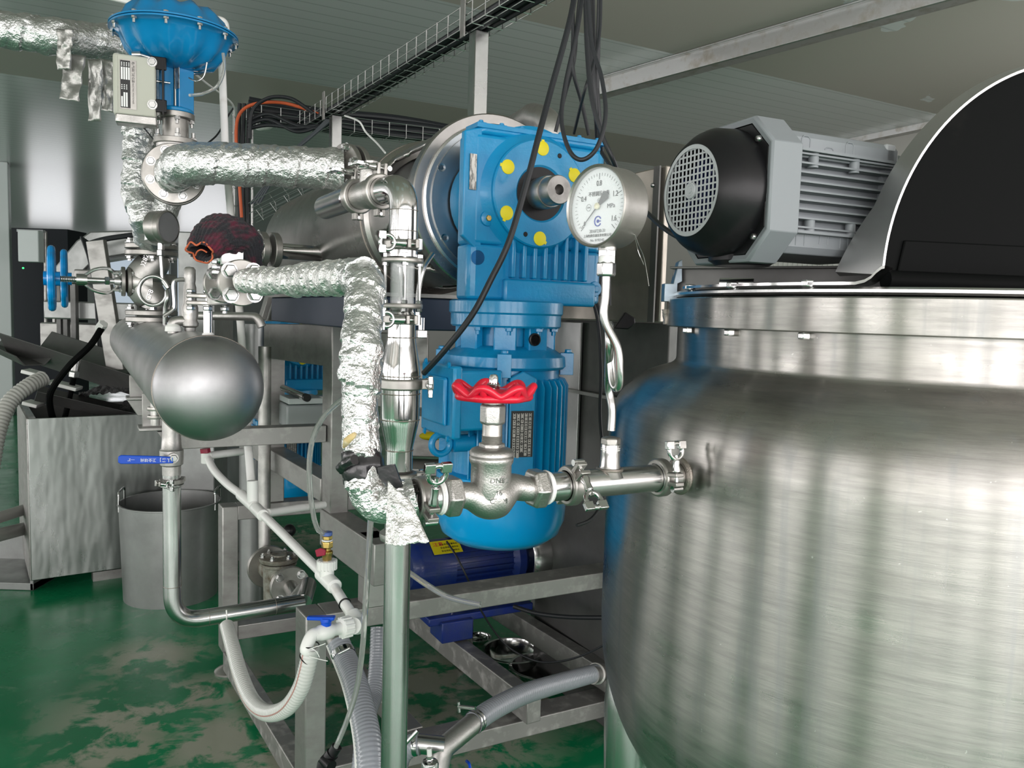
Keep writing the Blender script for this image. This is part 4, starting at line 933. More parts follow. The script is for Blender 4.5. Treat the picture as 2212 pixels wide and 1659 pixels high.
tri_clamp('clamp between the sight tube and the bulging pipe section', sp3(zy(690)), Z, RS, -A*.9-B*0, flip=-1, nut_dir=-A)
RW = px(42, 1.3)
BV = thing('bulged_pipe', 'fat polished pipe section tapering at both ends beside the foil pipe', 'pipe', sp3(zy(1010)))
obj('upper_cone', MB().lathe([(RW, zy(824)), (RW, zy(806))] + [(RS+(RW-RS)*t, zy(800-(800-732)*(1-t))) for t in (.97, .75, .5, .25, .03)] + [(RS, zy(722)), (RS, zy(700))], V((sv.x, sv.y, 0)), Z, 56, caps=False), s_pol, BV, ang=50)
obj('lower_cone', MB().lathe([(RS*.95, zy(1015)), (RS*.95, zy(975))] + [(RS*.95+(RW-RS*.95)*t, zy(968-(968-908)*t)) for t in (.04, .3, .55, .8, .97)] + [(RW, zy(900)), (RW, zy(834))], V((sv.x, sv.y, 0)), Z, 56, caps=False), s_pol, BV, ang=50)
for y, r in ((729, RS*1.01), (812, RW), (850, RW), (906, RW), (972, RS*.97)): obj('weld', MB().tube([sp3(zy(y))+V((math.cos(a), math.sin(a), 0))*r for a in [i*PI/48 for i in range(96)]], .0012, 6, closed=True, disp=foil_disp(.0008, 400)), m_weld, BV)
tri_clamp('wide clamp round the middle of the bulging pipe section', sp3(zy(829)), Z, RW*.86, B*.9-A*.3, wide=.018, flip=-1, nut_dir=-A*.6-B*.6)
tri_clamp('clamp at the bottom of the bulging pipe section, above the torn foil flap', sp3(zy(1030)), Z, RS*.98, -A*.2+B, flip=-1, nut_dir=-A)
LP = thing('vertical_pipe', 'long plain steel pipe standing in front of the frame down to the floor', 'pipe', V((sv.x, sv.y, 0)))
obj('pipe', MB().lathe([(RS*.95, 0), (RS*.95, zy(1036))], V((sv.x, sv.y, 0)), Z, 48), s_pipe, LP)
obj('collar', MB().lathe([(RS*1.25, zy(1165)), (RS*1.32, zy(1158)), (RS*1.32, zy(1150)), (RS, zy(1143))], V((sv.x, sv.y, 0)), Z, 40), s_cast, LP)
# ================================================================ steam cylinder
def SA(s, up=0):
    return P(170+292*s, 660+185*s, 1.7/s)
c1 = SA(1.0); c0_ = SA(.42); sd = (c0_-c1); sd.z = 0; slen = sd.length; sd.normalize(); c1 = V((c1.x, c1.y, c1.z)); RC = px(118, 1.7)*1.0
STK = thing('steam_cylinder', 'long steel pressure cylinder with a round domed end facing left of the frame', 'cylinder', c1-Z*RC)
cx_ = c1+sd*.02
obj('shell', MB().lathe([(RC, .045), (RC, slen)], cx_, sd, 96), s_brush, STK)
obj('domed_end', MB().lathe([(RC*math.sin(t), .045-.075*math.cos(t)) for t in [PI/2*i/16 for i in range(17)]], cx_, sd, 96, caps=False), steel('satin_dome_steel', .42, .42, (.98, .98, 1), bump=.03, bs=40, bst=(1, 1, 1)), STK, ang=60)
obj('end_weld', MB().tor(cx_+sd*.05, sd, RC, .0018, 96, 6), m_weld, STK)
zt_c = c1.z+RC
for s_, t_ in ((sL, .62), (sL2, 1.25)):
    c = cx_+sd*0; q = s_+B*.12; q = V((q.x, q.y, s_.z)); pr_ = cx_+sd*((q-cx_).dot(sd)); hh = pr_.z-RC*.75-q.z
    obj('saddle', MB().box(V((pr_.x, pr_.y, q.z+hh/2)), RC*1.5, .012, max(hh, .05), (V((sd.y, -sd.x, 0)), sd, Z)), s_frame, STK, bevel=.002)
    obj('saddle_bracket', MB().box(V((pr_.x, pr_.y, q.z+.01))-V((0, .0, 0)), RC*1.7, .09, .01, (V((sd.y, -sd.x, 0)), sd, Z)), s_frame, STK, bevel=.002)
def top(x, dz=0):
    """point on the crown of the cylinder under image column x"""
    k = (x-CX)/F; t = (k*cx_.y-cx_.x)/(sd.x-k*sd.y); q = cx_+sd*t; return V((q.x, q.y, zt_c+dz))
# globe valve with bellows on the cylinder
tv = top(326); YV = thing('flanged_valve', 'flanged cast valve on the steam cylinder with a rising stem to the left', 'valve', tv)
dv = tv.y; zv = lambda y: P(326, y, dv).z; vb = V((tv.x, tv.y, 0)); up_ = px(1, dv)
def disc(T, c, ax, R, t, nm='flange', mat=s_flange): return obj(nm, MB().lathe([(R-.002, -t/2), (R, -t/2+.002), (R, t/2-.002), (R-.002, t/2)], c, ax, 48), mat, T)
def bolts(T, c, ax, R, n, r, h, a0=.4, nm='flange_bolt', stud=.006, both=False, t=0):
    x, y, z = frame(ax)
    for i in range(n):
        a = a0+2*PI*i/n; q = c+(x*math.cos(a)+y*math.sin(a))*R
        obj(nm, MB().bolt(q+z*t/2, z, r, h, stud=stud), s_bolt, T)
        if both: obj(nm, MB().bolt(q-z*t/2, -z, r, h, stud=stud), s_bolt, T)
RF = 52*up_
obj('neck', MB().cyl(tv-Z*.01, vb+Z*zv(686), 30*up_), s_cast, YV)
for y in (690, 676, 548, 534): disc(YV, vb+Z*zv(y), Z, RF, .018)
bolts(YV, vb+Z*zv(683), Z, RF*.8, 4, .014, .012, .5, both=True, t=.05)
bolts(YV, vb+Z*zv(541), Z, RF*.8, 4, .014, .012, .5, both=True, t=.05)
pth = smooth([vb+Z*zv(672), vb+Z*zv(655)+B*.01, P(318, 632, dv), P(306, 608, dv), P(318, 586, dv), vb+Z*zv(566)+B*.01, vb+Z*zv(552)], 8)
obj('body', MB().tube(pth, .04, 32, rf=lambda L, t: up_*(27+9*math.sin(PI*t))), s_cast, YV, ang=70)
sx = (P(200, 607, dv)-P(300, 607, dv)); sx.z = 0; sx = -B
bc = P(310, 610, dv); bc = V((vb.x, vb.y, bc.z))
obj('bonnet', MB().lathe([(30*up_, 0), (26*up_, .06), (24*up_, 42*up_)], bc, sx, 32), s_cast, YV)
for k in (40, 51): disc(YV, bc+sx*k*up_/.93, sx, 31*up_, .014)
bolts(YV, bc+sx*46*up_/.93, sx, 25*up_, 4, .009, .01, .7, both=True, t=.032, stud=.02)
mb = MB()
for s_ in (-1, 1):
    for w_ in (-1, 1): mb.tube(smooth([bc+sx*(58*up_), bc+sx*80*up_+Z*s_*24*up_+A*w_*.012, bc+sx*108*up_+Z*s_*22*up_+A*w_*.014, bc+sx*130*up_+Z*s_*6*up_]), .006, 10)
obj('yoke', mb, s_pipe, YV)
mb = MB(); mb.cyl(bc+sx*55*up_, bc+sx*195*up_, .010, n=16); mb.cyl(bc+sx*60*up_, bc+sx*72*up_, .02, n=16); mb.hex(bc+sx*80*up_, bc+sx*90*up_, .017); mb.cyl(bc+sx*122*up_, bc+sx*142*up_, .022, n=20)
for i in range(14): mb.tor(bc+sx*(146+3*i)*up_, sx, .010, .0018, 16, 5)
obj('threaded_stem', mb, s_pipe, YV)
def bluewheel(T, c, ax, R):
    mb = MB(); x, y, z = frame(ax); pts = [c+(x*math.cos(2*PI*i/60)+y*math.sin(2*PI*i/60))*R*(1+.03*math.cos(10*PI*i/30)) for i in range(60)]
    mb.tube(pts, R*.12, 10, closed=True)
    for i in range(5): a = 2*PI*i/5; mb.tube([c, c+(x*math.cos(a)+y*math.sin(a))*R], R*.10, 8)
    mb.cyl(c-z*R*.25, c+z*R*.25, R*.24); return obj('handwheel', mb, m_abl2, T, label='bright blue handwheel')
m_abl2 = M('bright_blue_handwheel_paint', (.0, .27, .68), 0, .3, coat=.3)
bluewheel(YV, bc+sx*186*up_, sx, 60*up_)
for t, x_, y_ in (('A0282', 326, 570), ('DN50', 306, 612), ('16', 318, 618), ('CF8', 338, 638)):
    q = P(x_, y_, dv)-V((0, 1, 0))*.055; obj('raised_lettering', MB().text(t, q, V((.35, 0, .94)), V((-.94, 0, .35)), .026, th=.004), s_pol, YV)
# second valve behind: only its wheel and stem show
W2 = thing('rear_valve', 'second blue handwheel valve just behind the first one at the far left', 'valve', P(138, 660, 3.3)); 
obj('stem', MB().cyl(P(140, 607, 3.25), P(240, 606, 3.3)+V((0, .1, 0)), .012), s_pipe, W2)
bluewheel(W2, P(139, 602, 3.25), sx, .105)
# side gauge with pigtail
ga = V((.955, -.30, 0)); gc = P(364, 491, 2.62); G2 = thing('side_gauge', 'small steel gauge seen edge-on at the foot of the vertical foil pipe', 'gauge', gc-Z*.055)
r2 = px(35, 2.62)
obj('case', MB().lathe([(r2*.9, -.002), (r2, .001), (r2*1.02, .006), (r2*.98, .012), (r2*.98, .02), (r2, .022), (r2*.98, .024), (r2*.98, .055), (.01, .058)], gc, -ga, 48, caps=False), s_flange, G2)
obj('dark_dial', MB().lathe([(r2*.92, .004), (r2*.92, .006)], gc, -ga, 40), M('near_black_dial', (.05, .05, .05), 0, .3), G2)  # dial face in one even near-black
obj('dial_pane', MB().lathe([(r2*.9, .001), (r2*.9, .0018)], gc, -ga, 40), m_pane, G2)
mb = MB(); q = gc-ga*.03; mb.cyl(q-Z*r2*.9, q-Z*.075, .010); mb.hex(q-Z*.092, q-Z*.072, .014); obj('socket', mb, s_pipe, G2)
d_ = q.y; R3 = px(31, d_); cl = P(333, 628, d_)
pts = [q-Z*.09, P(350, 580, d_), P(352, 605, d_), P(362, 622, d_+.0)] + [cl+V((math.cos(a)*R3, .0-.012*(i/18), math.sin(a)*R3)) for i, a in enumerate([PI*.0+2*PI*k/18 for k in range(1, 19)])] + [P(362, 645, d_-.02), P(357, 665, d_-.01), P(356, 712, d_)]
obj('pigtail_tube', MB().tube(smooth(pts, 5), px(4.2, d_), 12), s_pipe, G2)
obj('base_boss', MB().hex(P(356, 714, d_), P(356, 704, d_), .016), s_bolt, G2)
# safety valve
tq = top(408); dq = tq.y; zq = lambda y: P(408, y, dq).z; u = px(1, dq); b_ = V((tq.x, tq.y, 0))
SVV = thing('safety_valve', 'slim steel relief valve with a bent hand lever on the steam cylinder', 'valve', tq)
obj('body', MB().lathe([(10*u, tq.z-.005), (12*u, zq(712)), (12*u, zq(708)), (17*u, zq(704)), (18*u, zq(698)), (15*u, zq(692)), (17*u, zq(680)), (17*u, zq(664)), (14*u, zq(655)), (13*u, zq(620)), (11*u, zq(612)), (12*u, zq(604)), (12*u, zq(582)), (8*u, zq(577)), (.001, zq(576))], b_, Z, 28), s_cast, SVV, ang=40)
obj('lever', MB().tube(smooth([b_+Z*zq(604), b_+Z*zq(606)-B*.03, b_+Z*zq(616)-B*.038, b_+Z*zq(660)-B*.036, b_+Z*zq(672)-B*.042, b_+Z*zq(684)-B*.062]), .0055, 10), s_pipe, SVV)
obj('side_elbow', MB().tube(smooth([b_+Z*zq(694)+B*.0, b_+Z*zq(694)-B*.028, b_+Z*zq(700)-B*.04, b_+Z*zq(720)-B*.04]), .013, 16), s_cast, SVV)
obj('drip_cap', MB().lathe([(.02, 0), (.019, .012), (.012, .02)], b_+Z*zq(716)-B*.04, Z, 24), m_white, SVV, label='white sealing cap')
# outlet pipe to the right of the relief valve
pipe('bent grey drain pipe running right behind the relief valve', fillet(PP((430, 682, 2.2), (556, 684, 2.1), (566, 706, 2.1)), .035, 8), px(9, 2.15), s_cast, nm='drain_pipe')
# ---- flanged angle valve carrying the foil pipe
tw = top(447); dw = tw.y; zw = lambda y: P(447, y, dw).z; wb = V((tw.x, tw.y, 0)); uw = px(1, dw)
AV = thing('angle_valve', 'flanged lever valve with large hex bolts where the foil-wrapped pipe starts', 'valve', tw)
obj('stub_pipe', MB().cyl(tw-Z*.005, wb+Z*zw(655), 9.5*uw), s_pol, AV); obj('stub_collar', MB().lathe([(13*uw, 0), (12*uw, .006), (9*uw, .01)], tw-Z*.003, Z, 24), m_teflon, AV)
for y in (655, 640): disc(AV, wb+Z*zw(y), Z, 44*uw, 9*uw)
for i in range(4):
    a = math.radians(200+90*i); d = V((math.cos(a), math.sin(a), 0))*34*uw
    q = MB(); q.hex(wb+d+Z*zw(671), wb+d+Z*zw(661), 10*uw); obj('nut', q, s_bolt, AV, bevel=.0008); q = MB(); q.hex(wb+d+Z*zw(634), wb+d+Z*zw(626), 10*uw); obj('bolt_head', q, s_bolt, AV, bevel=.0008)
    obj('bolt_shank', MB().cyl(wb+d+Z*zw(676), wb+d+Z*zw(630), 5*uw, n=12), s_bolt, AV)
fd = (P(600, 605, 1.38)-P(520, 607, 1.55)); fd.z = 0; fd.normalize()
f1 = P(521, 611, 1.545); f2 = wb*1; f2 = V((wb.x, wb.y, f1.z)); f2 = f1-fd*.125
disc(AV, f1, fd, px(50, 1.545), .011); disc(AV, f2, fd, px(43, 1.545), .012)
bolts(AV, f1+fd*.0055, fd, px(36, 1.545), 4, .0125, .010, math.radians(48), nm='hex_bolt', stud=0)
bolts(AV, f2+fd*.006, fd, px(31, 1.545), 4, .011, .010, math.radians(48), nm='hex_bolt', stud=0)
obj('spool', MB().cyl(f2, f1, .014), s_cast, AV); 
obj('valve_block', MB().lathe([(.022, 0), (.026, .03), (.022, .06), (.018, .10)], f2-Z*.0-fd*.03+Z*(-.04), Z, 24), s_cast, AV)
q = P(492, 548, 1.62); obj('actuator_box', MB().box(q, .05, .04, .045, (fd.cross(Z), fd, Z)), s_pipe, AV, bevel=.006)
obj('bracket', MB().box(q+V((.0, 0, -.0))+fd*.03, .045, .004, .05, (fd.cross(Z), fd, Z)), s_pipe, AV, bevel=.003)
mb = MB()
for i in range(3): mb.hex(P(466, 592-11*i, 1.60), P(466, 584-11*i, 1.60), .0085)
obj('stacked_nuts', mb, s_bolt, AV); 
# knitted glove draped on the valve
gl = thing('knitted_glove', 'maroon and black knitted glove draped over the flanged lever valve', 'glove', P(490, 560, 1.6))
def knit(q, L, a): return .0016*math.sin(a*26)+.007*noise.noise(q*28)+.003*noise.noise(q*70)
pts = PP((434, 545, 1.50), (446, 524, 1.52), (470, 508, 1.56), (500, 508, 1.60), (528, 524, 1.63), (543, 556, 1.64), (545, 580, 1.64))
mb = MB(); mb.tube(resamp(smooth(pts, 8), .003), .03, 130, caps=False, rf=lambda L, t: .024+.014*math.sin(PI*min(1, t*1.05))-.008*max(0, t-.7)/.3, disp=knit)
o = obj('knit', mb, m_cloth, gl, ang=80); sm = o.modifiers.new('t', 'SOLIDIFY'); sm.thickness = .003
mb = MB(); q = pts[0]; e = (pts[0]-pts[1]).normalized(); x, y, z = frame(e)
mb.tube([q+(x*math.cos(t)+y*math.sin(t))*(.0235+.003*math.sin(3*t)+.0015*math.sin(7*t))+e*.003*math.sin(5*t) for t in [2*PI*i/70 for i in range(70)]], .0018, 8, closed=True)
mb.tube(smooth([q+x*.012, q+x*.004+y*.006, q-x*.006+y*.002, q-x*.014-y*.008], 6), .0015, 6); obj('cuff_edge', mb, m_cedge, gl, label='frayed orange cuff edge')
# ================================================================ control valve top left
AX = P(378, 75, 2.72); ua = px(1, 2.72)
ACT = thing('diaphragm_valve', 'blue mushroom-shaped diaphragm control valve at the top left', 'control valve', V((AX.x, AX.y, P(378, 420, 2.72).z)))
RA = 126*ua
def wavy(mb, prof, c, n=120, k=12, amp=.02):
    vs = []; fs = []
    for (r, h, w_) in prof:
        for i in range(n):
            a = 2*PI*i/n; rr = r*(1-amp*w_*(.5+.5*math.cos(k*a))); hh = h*(1-.25*w_*(.5+.5*math.cos(k*a))); vs.append(c+V((math.cos(a)*rr, math.sin(a)*rr, hh)))
    m_ = len(prof)
    for q in range(m_-1):
        for i in range(n): fs.append((q*n+i, q*n+(i+1) % n, (q+1)*n+(i+1) % n, (q+1)*n+i))
    fs += [tuple(range(n-1, -1, -1)), tuple(range((m_-1)*n, m_*n))]; mb.add(vs, fs)
mb = MB(); wavy(mb, [(RA, .002, 0), (RA, .007, 0), (RA*.92, .010, 0), (RA*.86, .022, .6), (RA*.78, .055, 1), (RA*.65, .078, .7), (RA*.3, .088, 0), (.01, .09, 0)], AX); obj('upper_dome', mb, m_abl, ACT, ang=60)
mb = MB(); wavy(mb, [(RA, -.001, 0), (RA, -.006, 0), (RA*.92, -.008, 0), (RA*.86, -.02, .6), (RA*.78, -.062, 1), (RA*.65, -.092, .7), (RA*.35, -.108, 0), (.01, -.11, 0)], AX); obj('lower_dome', mb, m_abl, ACT, ang=60)
for i in range(12):
    a = 2*PI*(i+.5)/12; d = V((math.cos(a), math.sin(a), 0))*RA*.955; q = MB(); q.hex(AX+d-Z*.014, AX+d-Z*.006, .0085); q.cyl(AX+d-Z*.026, AX+d-Z*.006, .0045, n=10); q.hex(AX+d+Z*.007, AX+d+Z*.013, .008); obj('rim_bolt', q, s_bolt, ACT)
obj('vent_cap', MB().lathe([(.022, .06), (.022, .105), (.016, .11)], AX-B*.08+A*.09, Z, 24), m_blk, ACT)
az = lambda y: P(378, y, 2.72).z; ab = V((AX.x, AX.y, 0))
obj('yoke_neck', MB().lathe([(.04, az(128)), (.04, az(105))], ab, Z, 28), m_abl, ACT)
mb = MB(); 
for o_ in (.028, -.03): mb.box(ab+B*o_+Z*((az(110)+az(240))/2), .026, .055, az(110)-az(240), (V((.8, -.6, 0)), V((.6, .8, 0)), Z))
mb.lathe([(37*ua, az(246)), (37*ua, az(238)), (.03, az(232))], ab, Z, 36); obj('yoke', mb, m_abl, ACT, bevel=.003)
obj('yoke_plate', MB().box(ab+B*.028+Z*az(170)-V((-.6*0, .0, 0))+V((.6, .8, 0))*-.029, .036, .002, 45*ua, (V((.8, -.6, 0)), V((.6, .8, 0)), Z)), m_plate, ACT)
obj('stem', MB().cyl(ab+Z*az(300), ab+Z*az(120), .008), s_pol, ACT)
obj('feedback_arm', MB().cyl(ab+Z*az(187)-B*.10-V((0, .04, 0)), ab+Z*az(187)-V((0, .04, 0)), .004), s_pol, ACT)
for y0, y1, r in ((258, 246, 38), (302, 258, 26), (314, 302, 44)): obj('bonnet_ring', MB().lathe([(r*ua, az(y0)), (r*ua, az(y1))], ab, Z, 44), s_flange, ACT, bevel=.0015)
for i in range(4):
    a = .5+i*PI/2; d = V((math.cos(a), math.sin(a), 0)); obj('bonnet_bolt', MB().bolt(ab+d*35*ua+Z*az(302), Z, .011, .012, stud=.016), s_bolt, ACT); obj('bonnet_bolt', MB().bolt(ab+d*32*ua+Z*az(258), -Z, .009, .01, stud=.012), s_bolt, ACT)
fn = V((.38, -.925, 0)).normalized(); fc_ = P(376, 376, 2.66)
obj('valve_body', MB().lathe([(.05, -.16), (.075, -.10), (.07, -.03), (.055, 0)], fc_, fn, 36), s_cast, ACT)
mb = MB(); mb.lathe([(.06, az(314)), (.055, az(350))], ab, Z, 36); obj('body_neck', mb, s_cast, ACT)
for k, r in ((0, 63), (.030, 61)): disc(ACT, fc_+fn*(k-.02), fn, r*ua, .02, mat=s_flange)
bolts(ACT, fc_+fn*.02, fn, 48*ua, 8, .0115, .010, .35, stud=.004)
# positioner
BX = thing('valve_positioner', 'beige positioner box with a printed nameplate beside the blue control valve', 'positioner', P(292, 255, 2.6))
bx, by = V((.93, .36, 0)), V((-.36, .93, 0)); c = P(295, 190, 2.62)
obj('housing', MB().box(c, 74*ua, .06, 118*ua, (bx, by, Z)), m_beige, BX, bevel=.006)
obj('back_cover', MB().box(c-bx*34*ua+by*.02, 16*ua, .10, 122*ua, (bx, by, Z)), m_beige, BX, bevel=.010)
obj('bottom_cap', MB().box(c-Z*66*ua+by*.0, 76*ua, .06, 18*ua, (bx, by, Z)), s_cast, BX, bevel=.004)
mb = MB().mat(s_flange); fpl = c-bx*14*ua-by*.031; mb.box(fpl, 30*ua, .002, 96*ua, (bx, by, Z)); mb.mat(m_ink); mb.box(fpl-bx*5*ua-by*.0012, 18*ua, .0006, 92*ua, (bx, by, Z))
mb.mat(m_wink)
for k in range(4): mb.box(fpl+bx*(-11.2+4.3*k)*ua-by*.0016+Z*21*ua, 3*ua, .0004, 24*ua, (bx, by, Z)); [mb.box(fpl+bx*(-11.2+4.3*k)*ua-by*.0016+Z*(36+2.8*j)*ua, 1.9*ua, .0004, 1.7*ua, (bx, by, Z)) for j in range(3)]
for k in range(3): mb.box(fpl+bx*(-11.2+4.3*k)*ua-by*.0016-Z*(30 if k else 34)*ua, 3*ua, .0004, (28 if k else 20)*ua, (bx, by, Z)); [mb.box(fpl+bx*(-11.2+4.3*k)*ua-by*.0016-Z*(12-3.6*j-3)*ua, 1.9*ua, .0004, 2*ua, (bx, by, Z)) for j in range(3)]
mb.text('电-气阀门定位器', fpl+bx*9*ua-by*.0014+Z*25*ua, -Z, bx, .0088, m_ink, th=.0003)
mb.text('ELECTRIC POSITIONER', fpl+bx*9*ua-by*.0014-Z*17*ua, -Z, bx, .0062, m_ink, th=.0003)
obj('nameplate', mb, s_flange, BX, label='silver nameplate printed in black')
for z_ in (50, -34): 
    obj('mount_bracket', MB().box(c+bx*42*ua-by*.025+Z*z_*ua, 30*ua, .006, 26*ua, (bx, by, Z)), m_blk, BX, bevel=.003); obj('bracket_bolt', MB().bolt(c+bx*30*ua-by*.030+Z*z_*ua, -by, .012, .008), s_bolt, BX)
obj('side_plate', MB().box(c+bx*50*ua+Z*6*ua, .006, .06, 110*ua, (bx, by, Z)), m_blk, BX)
mb = MB(); mb.cyl(c-bx*8*ua+Z*64*ua, c+bx*8*ua+Z*66*ua, .012, n=16); mb.cyl(c+bx*8*ua+Z*66*ua, c+bx*32*ua+Z*62*ua, .006, n=12); obj('air_fitting', mb, s_pipe, BX)
# ---- big foil pipes
FG = thing('foil_main_pipe', 'large foil-wrapped pipe running right from the blue control valve to a flange', 'insulated pipe', P(560, 410, 2.6))
rb = px(41, 2.6); pts = fillet([fc_+fn*.01, P(398, 350, 2.46), P(560, 358, 2.50), P(742, 367, 2.56)], .10, 14)
foil('wrapped_run', '', smooth(pts, 2), rb, .006, 17, n=72, step=.004, pitch=.09, rs=.006, seed=5, parent=FG)
fe = (P(742, 367, 2.56)-P(560, 358, 2.50)).normalized(); e0 = P(746, 362, 2.56)
fe2 = (fe*.75+V((-.05, .6, 0))).normalized()
for k in (0, .036): disc(FG, e0+fe2*k, fe2, px(50, 2.56), .02, nm='end_flange')
bolts(FG, e0-fe2*.01, -fe2, px(42, 2.56), 6, .011, .012, .2, stud=.006)
obj('blind_stub', MB().cyl(e0+fe2*.03, e0+fe2*.16, .05), s_cast, FG)
foil('foil_riser', 'crumpled foil-wrapped vertical pipe standing on the flanged cast valve', PP((306, 240, 2.96), (300, 300, 2.94), (300, 420, 2.9), (318, 470, 2.86))+[V((tv.x, tv.y, zv(526)))], px(33, 2.9), .009, 14, n=64, step=.006, pitch=.09, seed=7)
foil('foil_bulge', 'foil-wrapped elbow bulging below the big bolted flange of the control valve', smooth(PP((372, 420, 2.86), (360, 448, 2.85), (345, 490, 2.84), (340, 525, 2.83)), 6), px(28, 2.85), .009, 16, n=56, seed=8)
foil('foil_header', 'foil-wrapped header pipe entering at the top left corner of the picture', smooth(PP((-160, 30, 2.75), (0, 62, 2.85), (120, 78, 2.9), (200, 88, 3.0), (290, 96, 3.1)), 6), px(37, 2.9), .010, 12, n=64, step=.006, pitch=.12, seed=11)
for i, (x0, y0, x1, y1, w_, lb) in enumerate(((140, 62, 138, 150, 34, 'short foil strip hanging highest from the header pipe'), (162, 118, 160, 222, 46, 'broad foil strip hanging lowest left below the header pipe'), (206, 128, 204, 262, 32, 'longest narrow foil strip hanging below the header pipe'), (236, 130, 240, 245, 30, 'foil strip hanging right next to the beige positioner box'))):
    mb = MB(); d = 2.8+.03*i; nx, ny = 10, 24; vs = []
    for j in range(ny):
        for k in range(nx):
            u_, v_ = k/(nx-1)-.5, j/(ny-1); q = P(x0+(x1-x0)*v_+u_*w_*(1-.15*v_), y0+(y1-y0)*v_+u_*6*(i % 2), d); q += V((0, -1, 0))*(.012*noise.noise(V((u_*3+i, v_*4, i)))+.004*noise.noise(V((u_*9, v_*14, i)))+.03*v_*(i % 2)); vs.append(q)
    mb.add(vs, [(j*nx+k, j*nx+k+1, (j+1)*nx+k+1, (j+1)*nx+k) for j in range(ny-1) for k in range(nx-1)])
    o = obj('foil_strip', mb, m_foild, label=lb, cat='foil strip', ang=50); o.modifiers.new('t', 'SOLIDIFY').thickness = .001
cable('thin clear hose looping from the blue diaphragm housing past the white riser pipe', PP((482, 115, 2.6), (484, 150, 2.6), (470, 185, 2.6), (440, 202, 2.62), (410, 206, 2.65)), px(3.5, 2.6), m_tube, 'air_hose', 'hose')
cable('hooked dark wire under the blue diaphragm housing', PP((447, 135, 2.6), (440, 165, 2.6), (425, 175, 2.6), (408, 168, 2.62)), px(1.6, 2.6), s_pipe, 'hook_wire', 'wire')
cable('long thin pale wire crossing from the control valve to the cable tray', PP((400, 140, 2.9), (440, 175, 3.2), (500, 222, 3.9), (508, 250, 4.4)), px(2, 3.4), m_white, 'pale_wire', 'wire')
cable('thin black lead from the positioner down past the foil riser', PP((298, 262, 2.65), (318, 285, 2.65), (330, 300, 2.6)), px(1.5, 2.6), m_cable, 'positioner_lead', 'cable')
# ================================================================ drain pipe, ball valve
dp0 = P(371, 1045, 2.3); pz = lambda y: P(371, y, 2.3).z; db = V((dp0.x, dp0.y, 0)); RD = px(19, 2.3)
e1 = P(440, 1336, 2.34); e2 = P(655, 1318, 2.50); e2.z = e1.z; low = V((dp0.x, dp0.y, e1.z))
DPp = thing('drain_pipe', 'steel drain pipe dropping below the steam cylinder and turning right above the floor', 'pipe', low-Z*RD)
obj('run', MB().tube(fillet([db+Z*pz(1008), low, e2], .085, 14), RD, 36), s_pipe, DPp)
for q, ax in ((db+Z*pz(1265), Z), (low+(e2-low).normalized()*.10, e2-low), (e2-(e2-low).normalized()*.09, e2-low)): obj('weld', MB().tor(q, ax, RD, .0009, 36, 6), m_weld, DPp)
obj('ferrule', MB().lathe([(RD*1.3, 0), (RD*1.3, .004), (RD, .008)], db+Z*pz(1046), -Z, 36), s_pipe, DPp)
tri_clamp('clamp on the drain pipe just under the blue lever ball valve', db+Z*pz(1039), Z, RD, -B*.8-A*.6, flip=1, nut_dir=-A)
BVl = thing('ball_valve', 'steel ball valve with a long blue lever under the steam cylinder', 'valve', db+Z*pz(1010))
obj('body', MB().lathe([(RD*1.02, pz(1025)), (RD*1.02, pz(1006)), (RD*1.25, pz(1003)), (RD*1.3, pz(990)), (RD*1.3, pz(972)), (RD*1.1, pz(968)), (RD, pz(940)), (RD, pz(870))], db, Z, 36), s_cast, BVl, ang=40)
obj('stem_boss', MB().cyl(db+Z*pz(985), db+Z*pz(983)-A*.055-B*.0, .014), s_cast, BVl); obj('stem_nut', MB().hex(db+Z*pz(983)-A*.052, db+Z*pz(983)-A*.062, .011), s_bolt, BVl)
l0 = db+Z*pz(986)-A*.056; ld = P(256, 992, 2.22)-l0; L_ = ld.length; ld.normalize(); up2 = (-A).cross(ld).normalized()
hh = [(0, -.009), (L_*.3, -.011), (L_*.95, -.0125), (L_, -.008), (L_, .008), (L_*.95, .0125), (L_*.3, .011), (0, .009)]
obj('lever', MB().prism(hh, l0, ld, up2, ld.cross(up2), .007), m_lever, BVl, bevel=.002, label='blue plastic-coated lever')
lt = l0+ld*L_*.45+ld.cross(up2)*.0; nn_ = ld.cross(up2); sgn = -1 if nn_.dot(lt-V((0, 0, 1.5))) > 0 else 1
yy = up2 if up2.z < 0 else -up2; xx = ld
ct = lt+nn_*(.0035)+(xx.cross(yy))*.0040
mb = MB(); mb.text('卫全球阀', ct, xx, yy, .0105, m_wink, th=.0004); mb.text('L', ct-xx*.052, xx, yy, .014, m_wink, th=.0004); mb.text('OFF', ct-xx*.041-yy*.004, xx, yy, .0055, m_wink, th=.0004); mb.text('ON', ct-xx*.041+yy*.004, xx, yy, .0055, m_wink, th=.0004); mb.text(']', ct-xx*.032, xx, yy, .013, m_wink, th=.0004)
mb.text('—2"', ct+xx*.045, xx, yy, .010, m_wink, th=.0004)
obj('lever_print', mb, m_wink, BVl, label='white printing')
# small flange stack on the far saddle (left of the dome)
mb = MB(); q = P(335, 895, 2.2); SF = thing('blind_flange', 'small pair of bolted discs sticking out below the steam cylinder', 'flange', q-Z*.03)
for k in (-9, 9): obj('disc', MB().lathe([(px(16, 2.2), 0), (px(17, 2.2), .003), (px(16, 2.2), .009)], q+Z*px(k, 2.2), Z, 28), s_flange, SF)
obj('core', MB().cyl(q-Z*.03, q+Z*.035, .012), s_cast, SF)
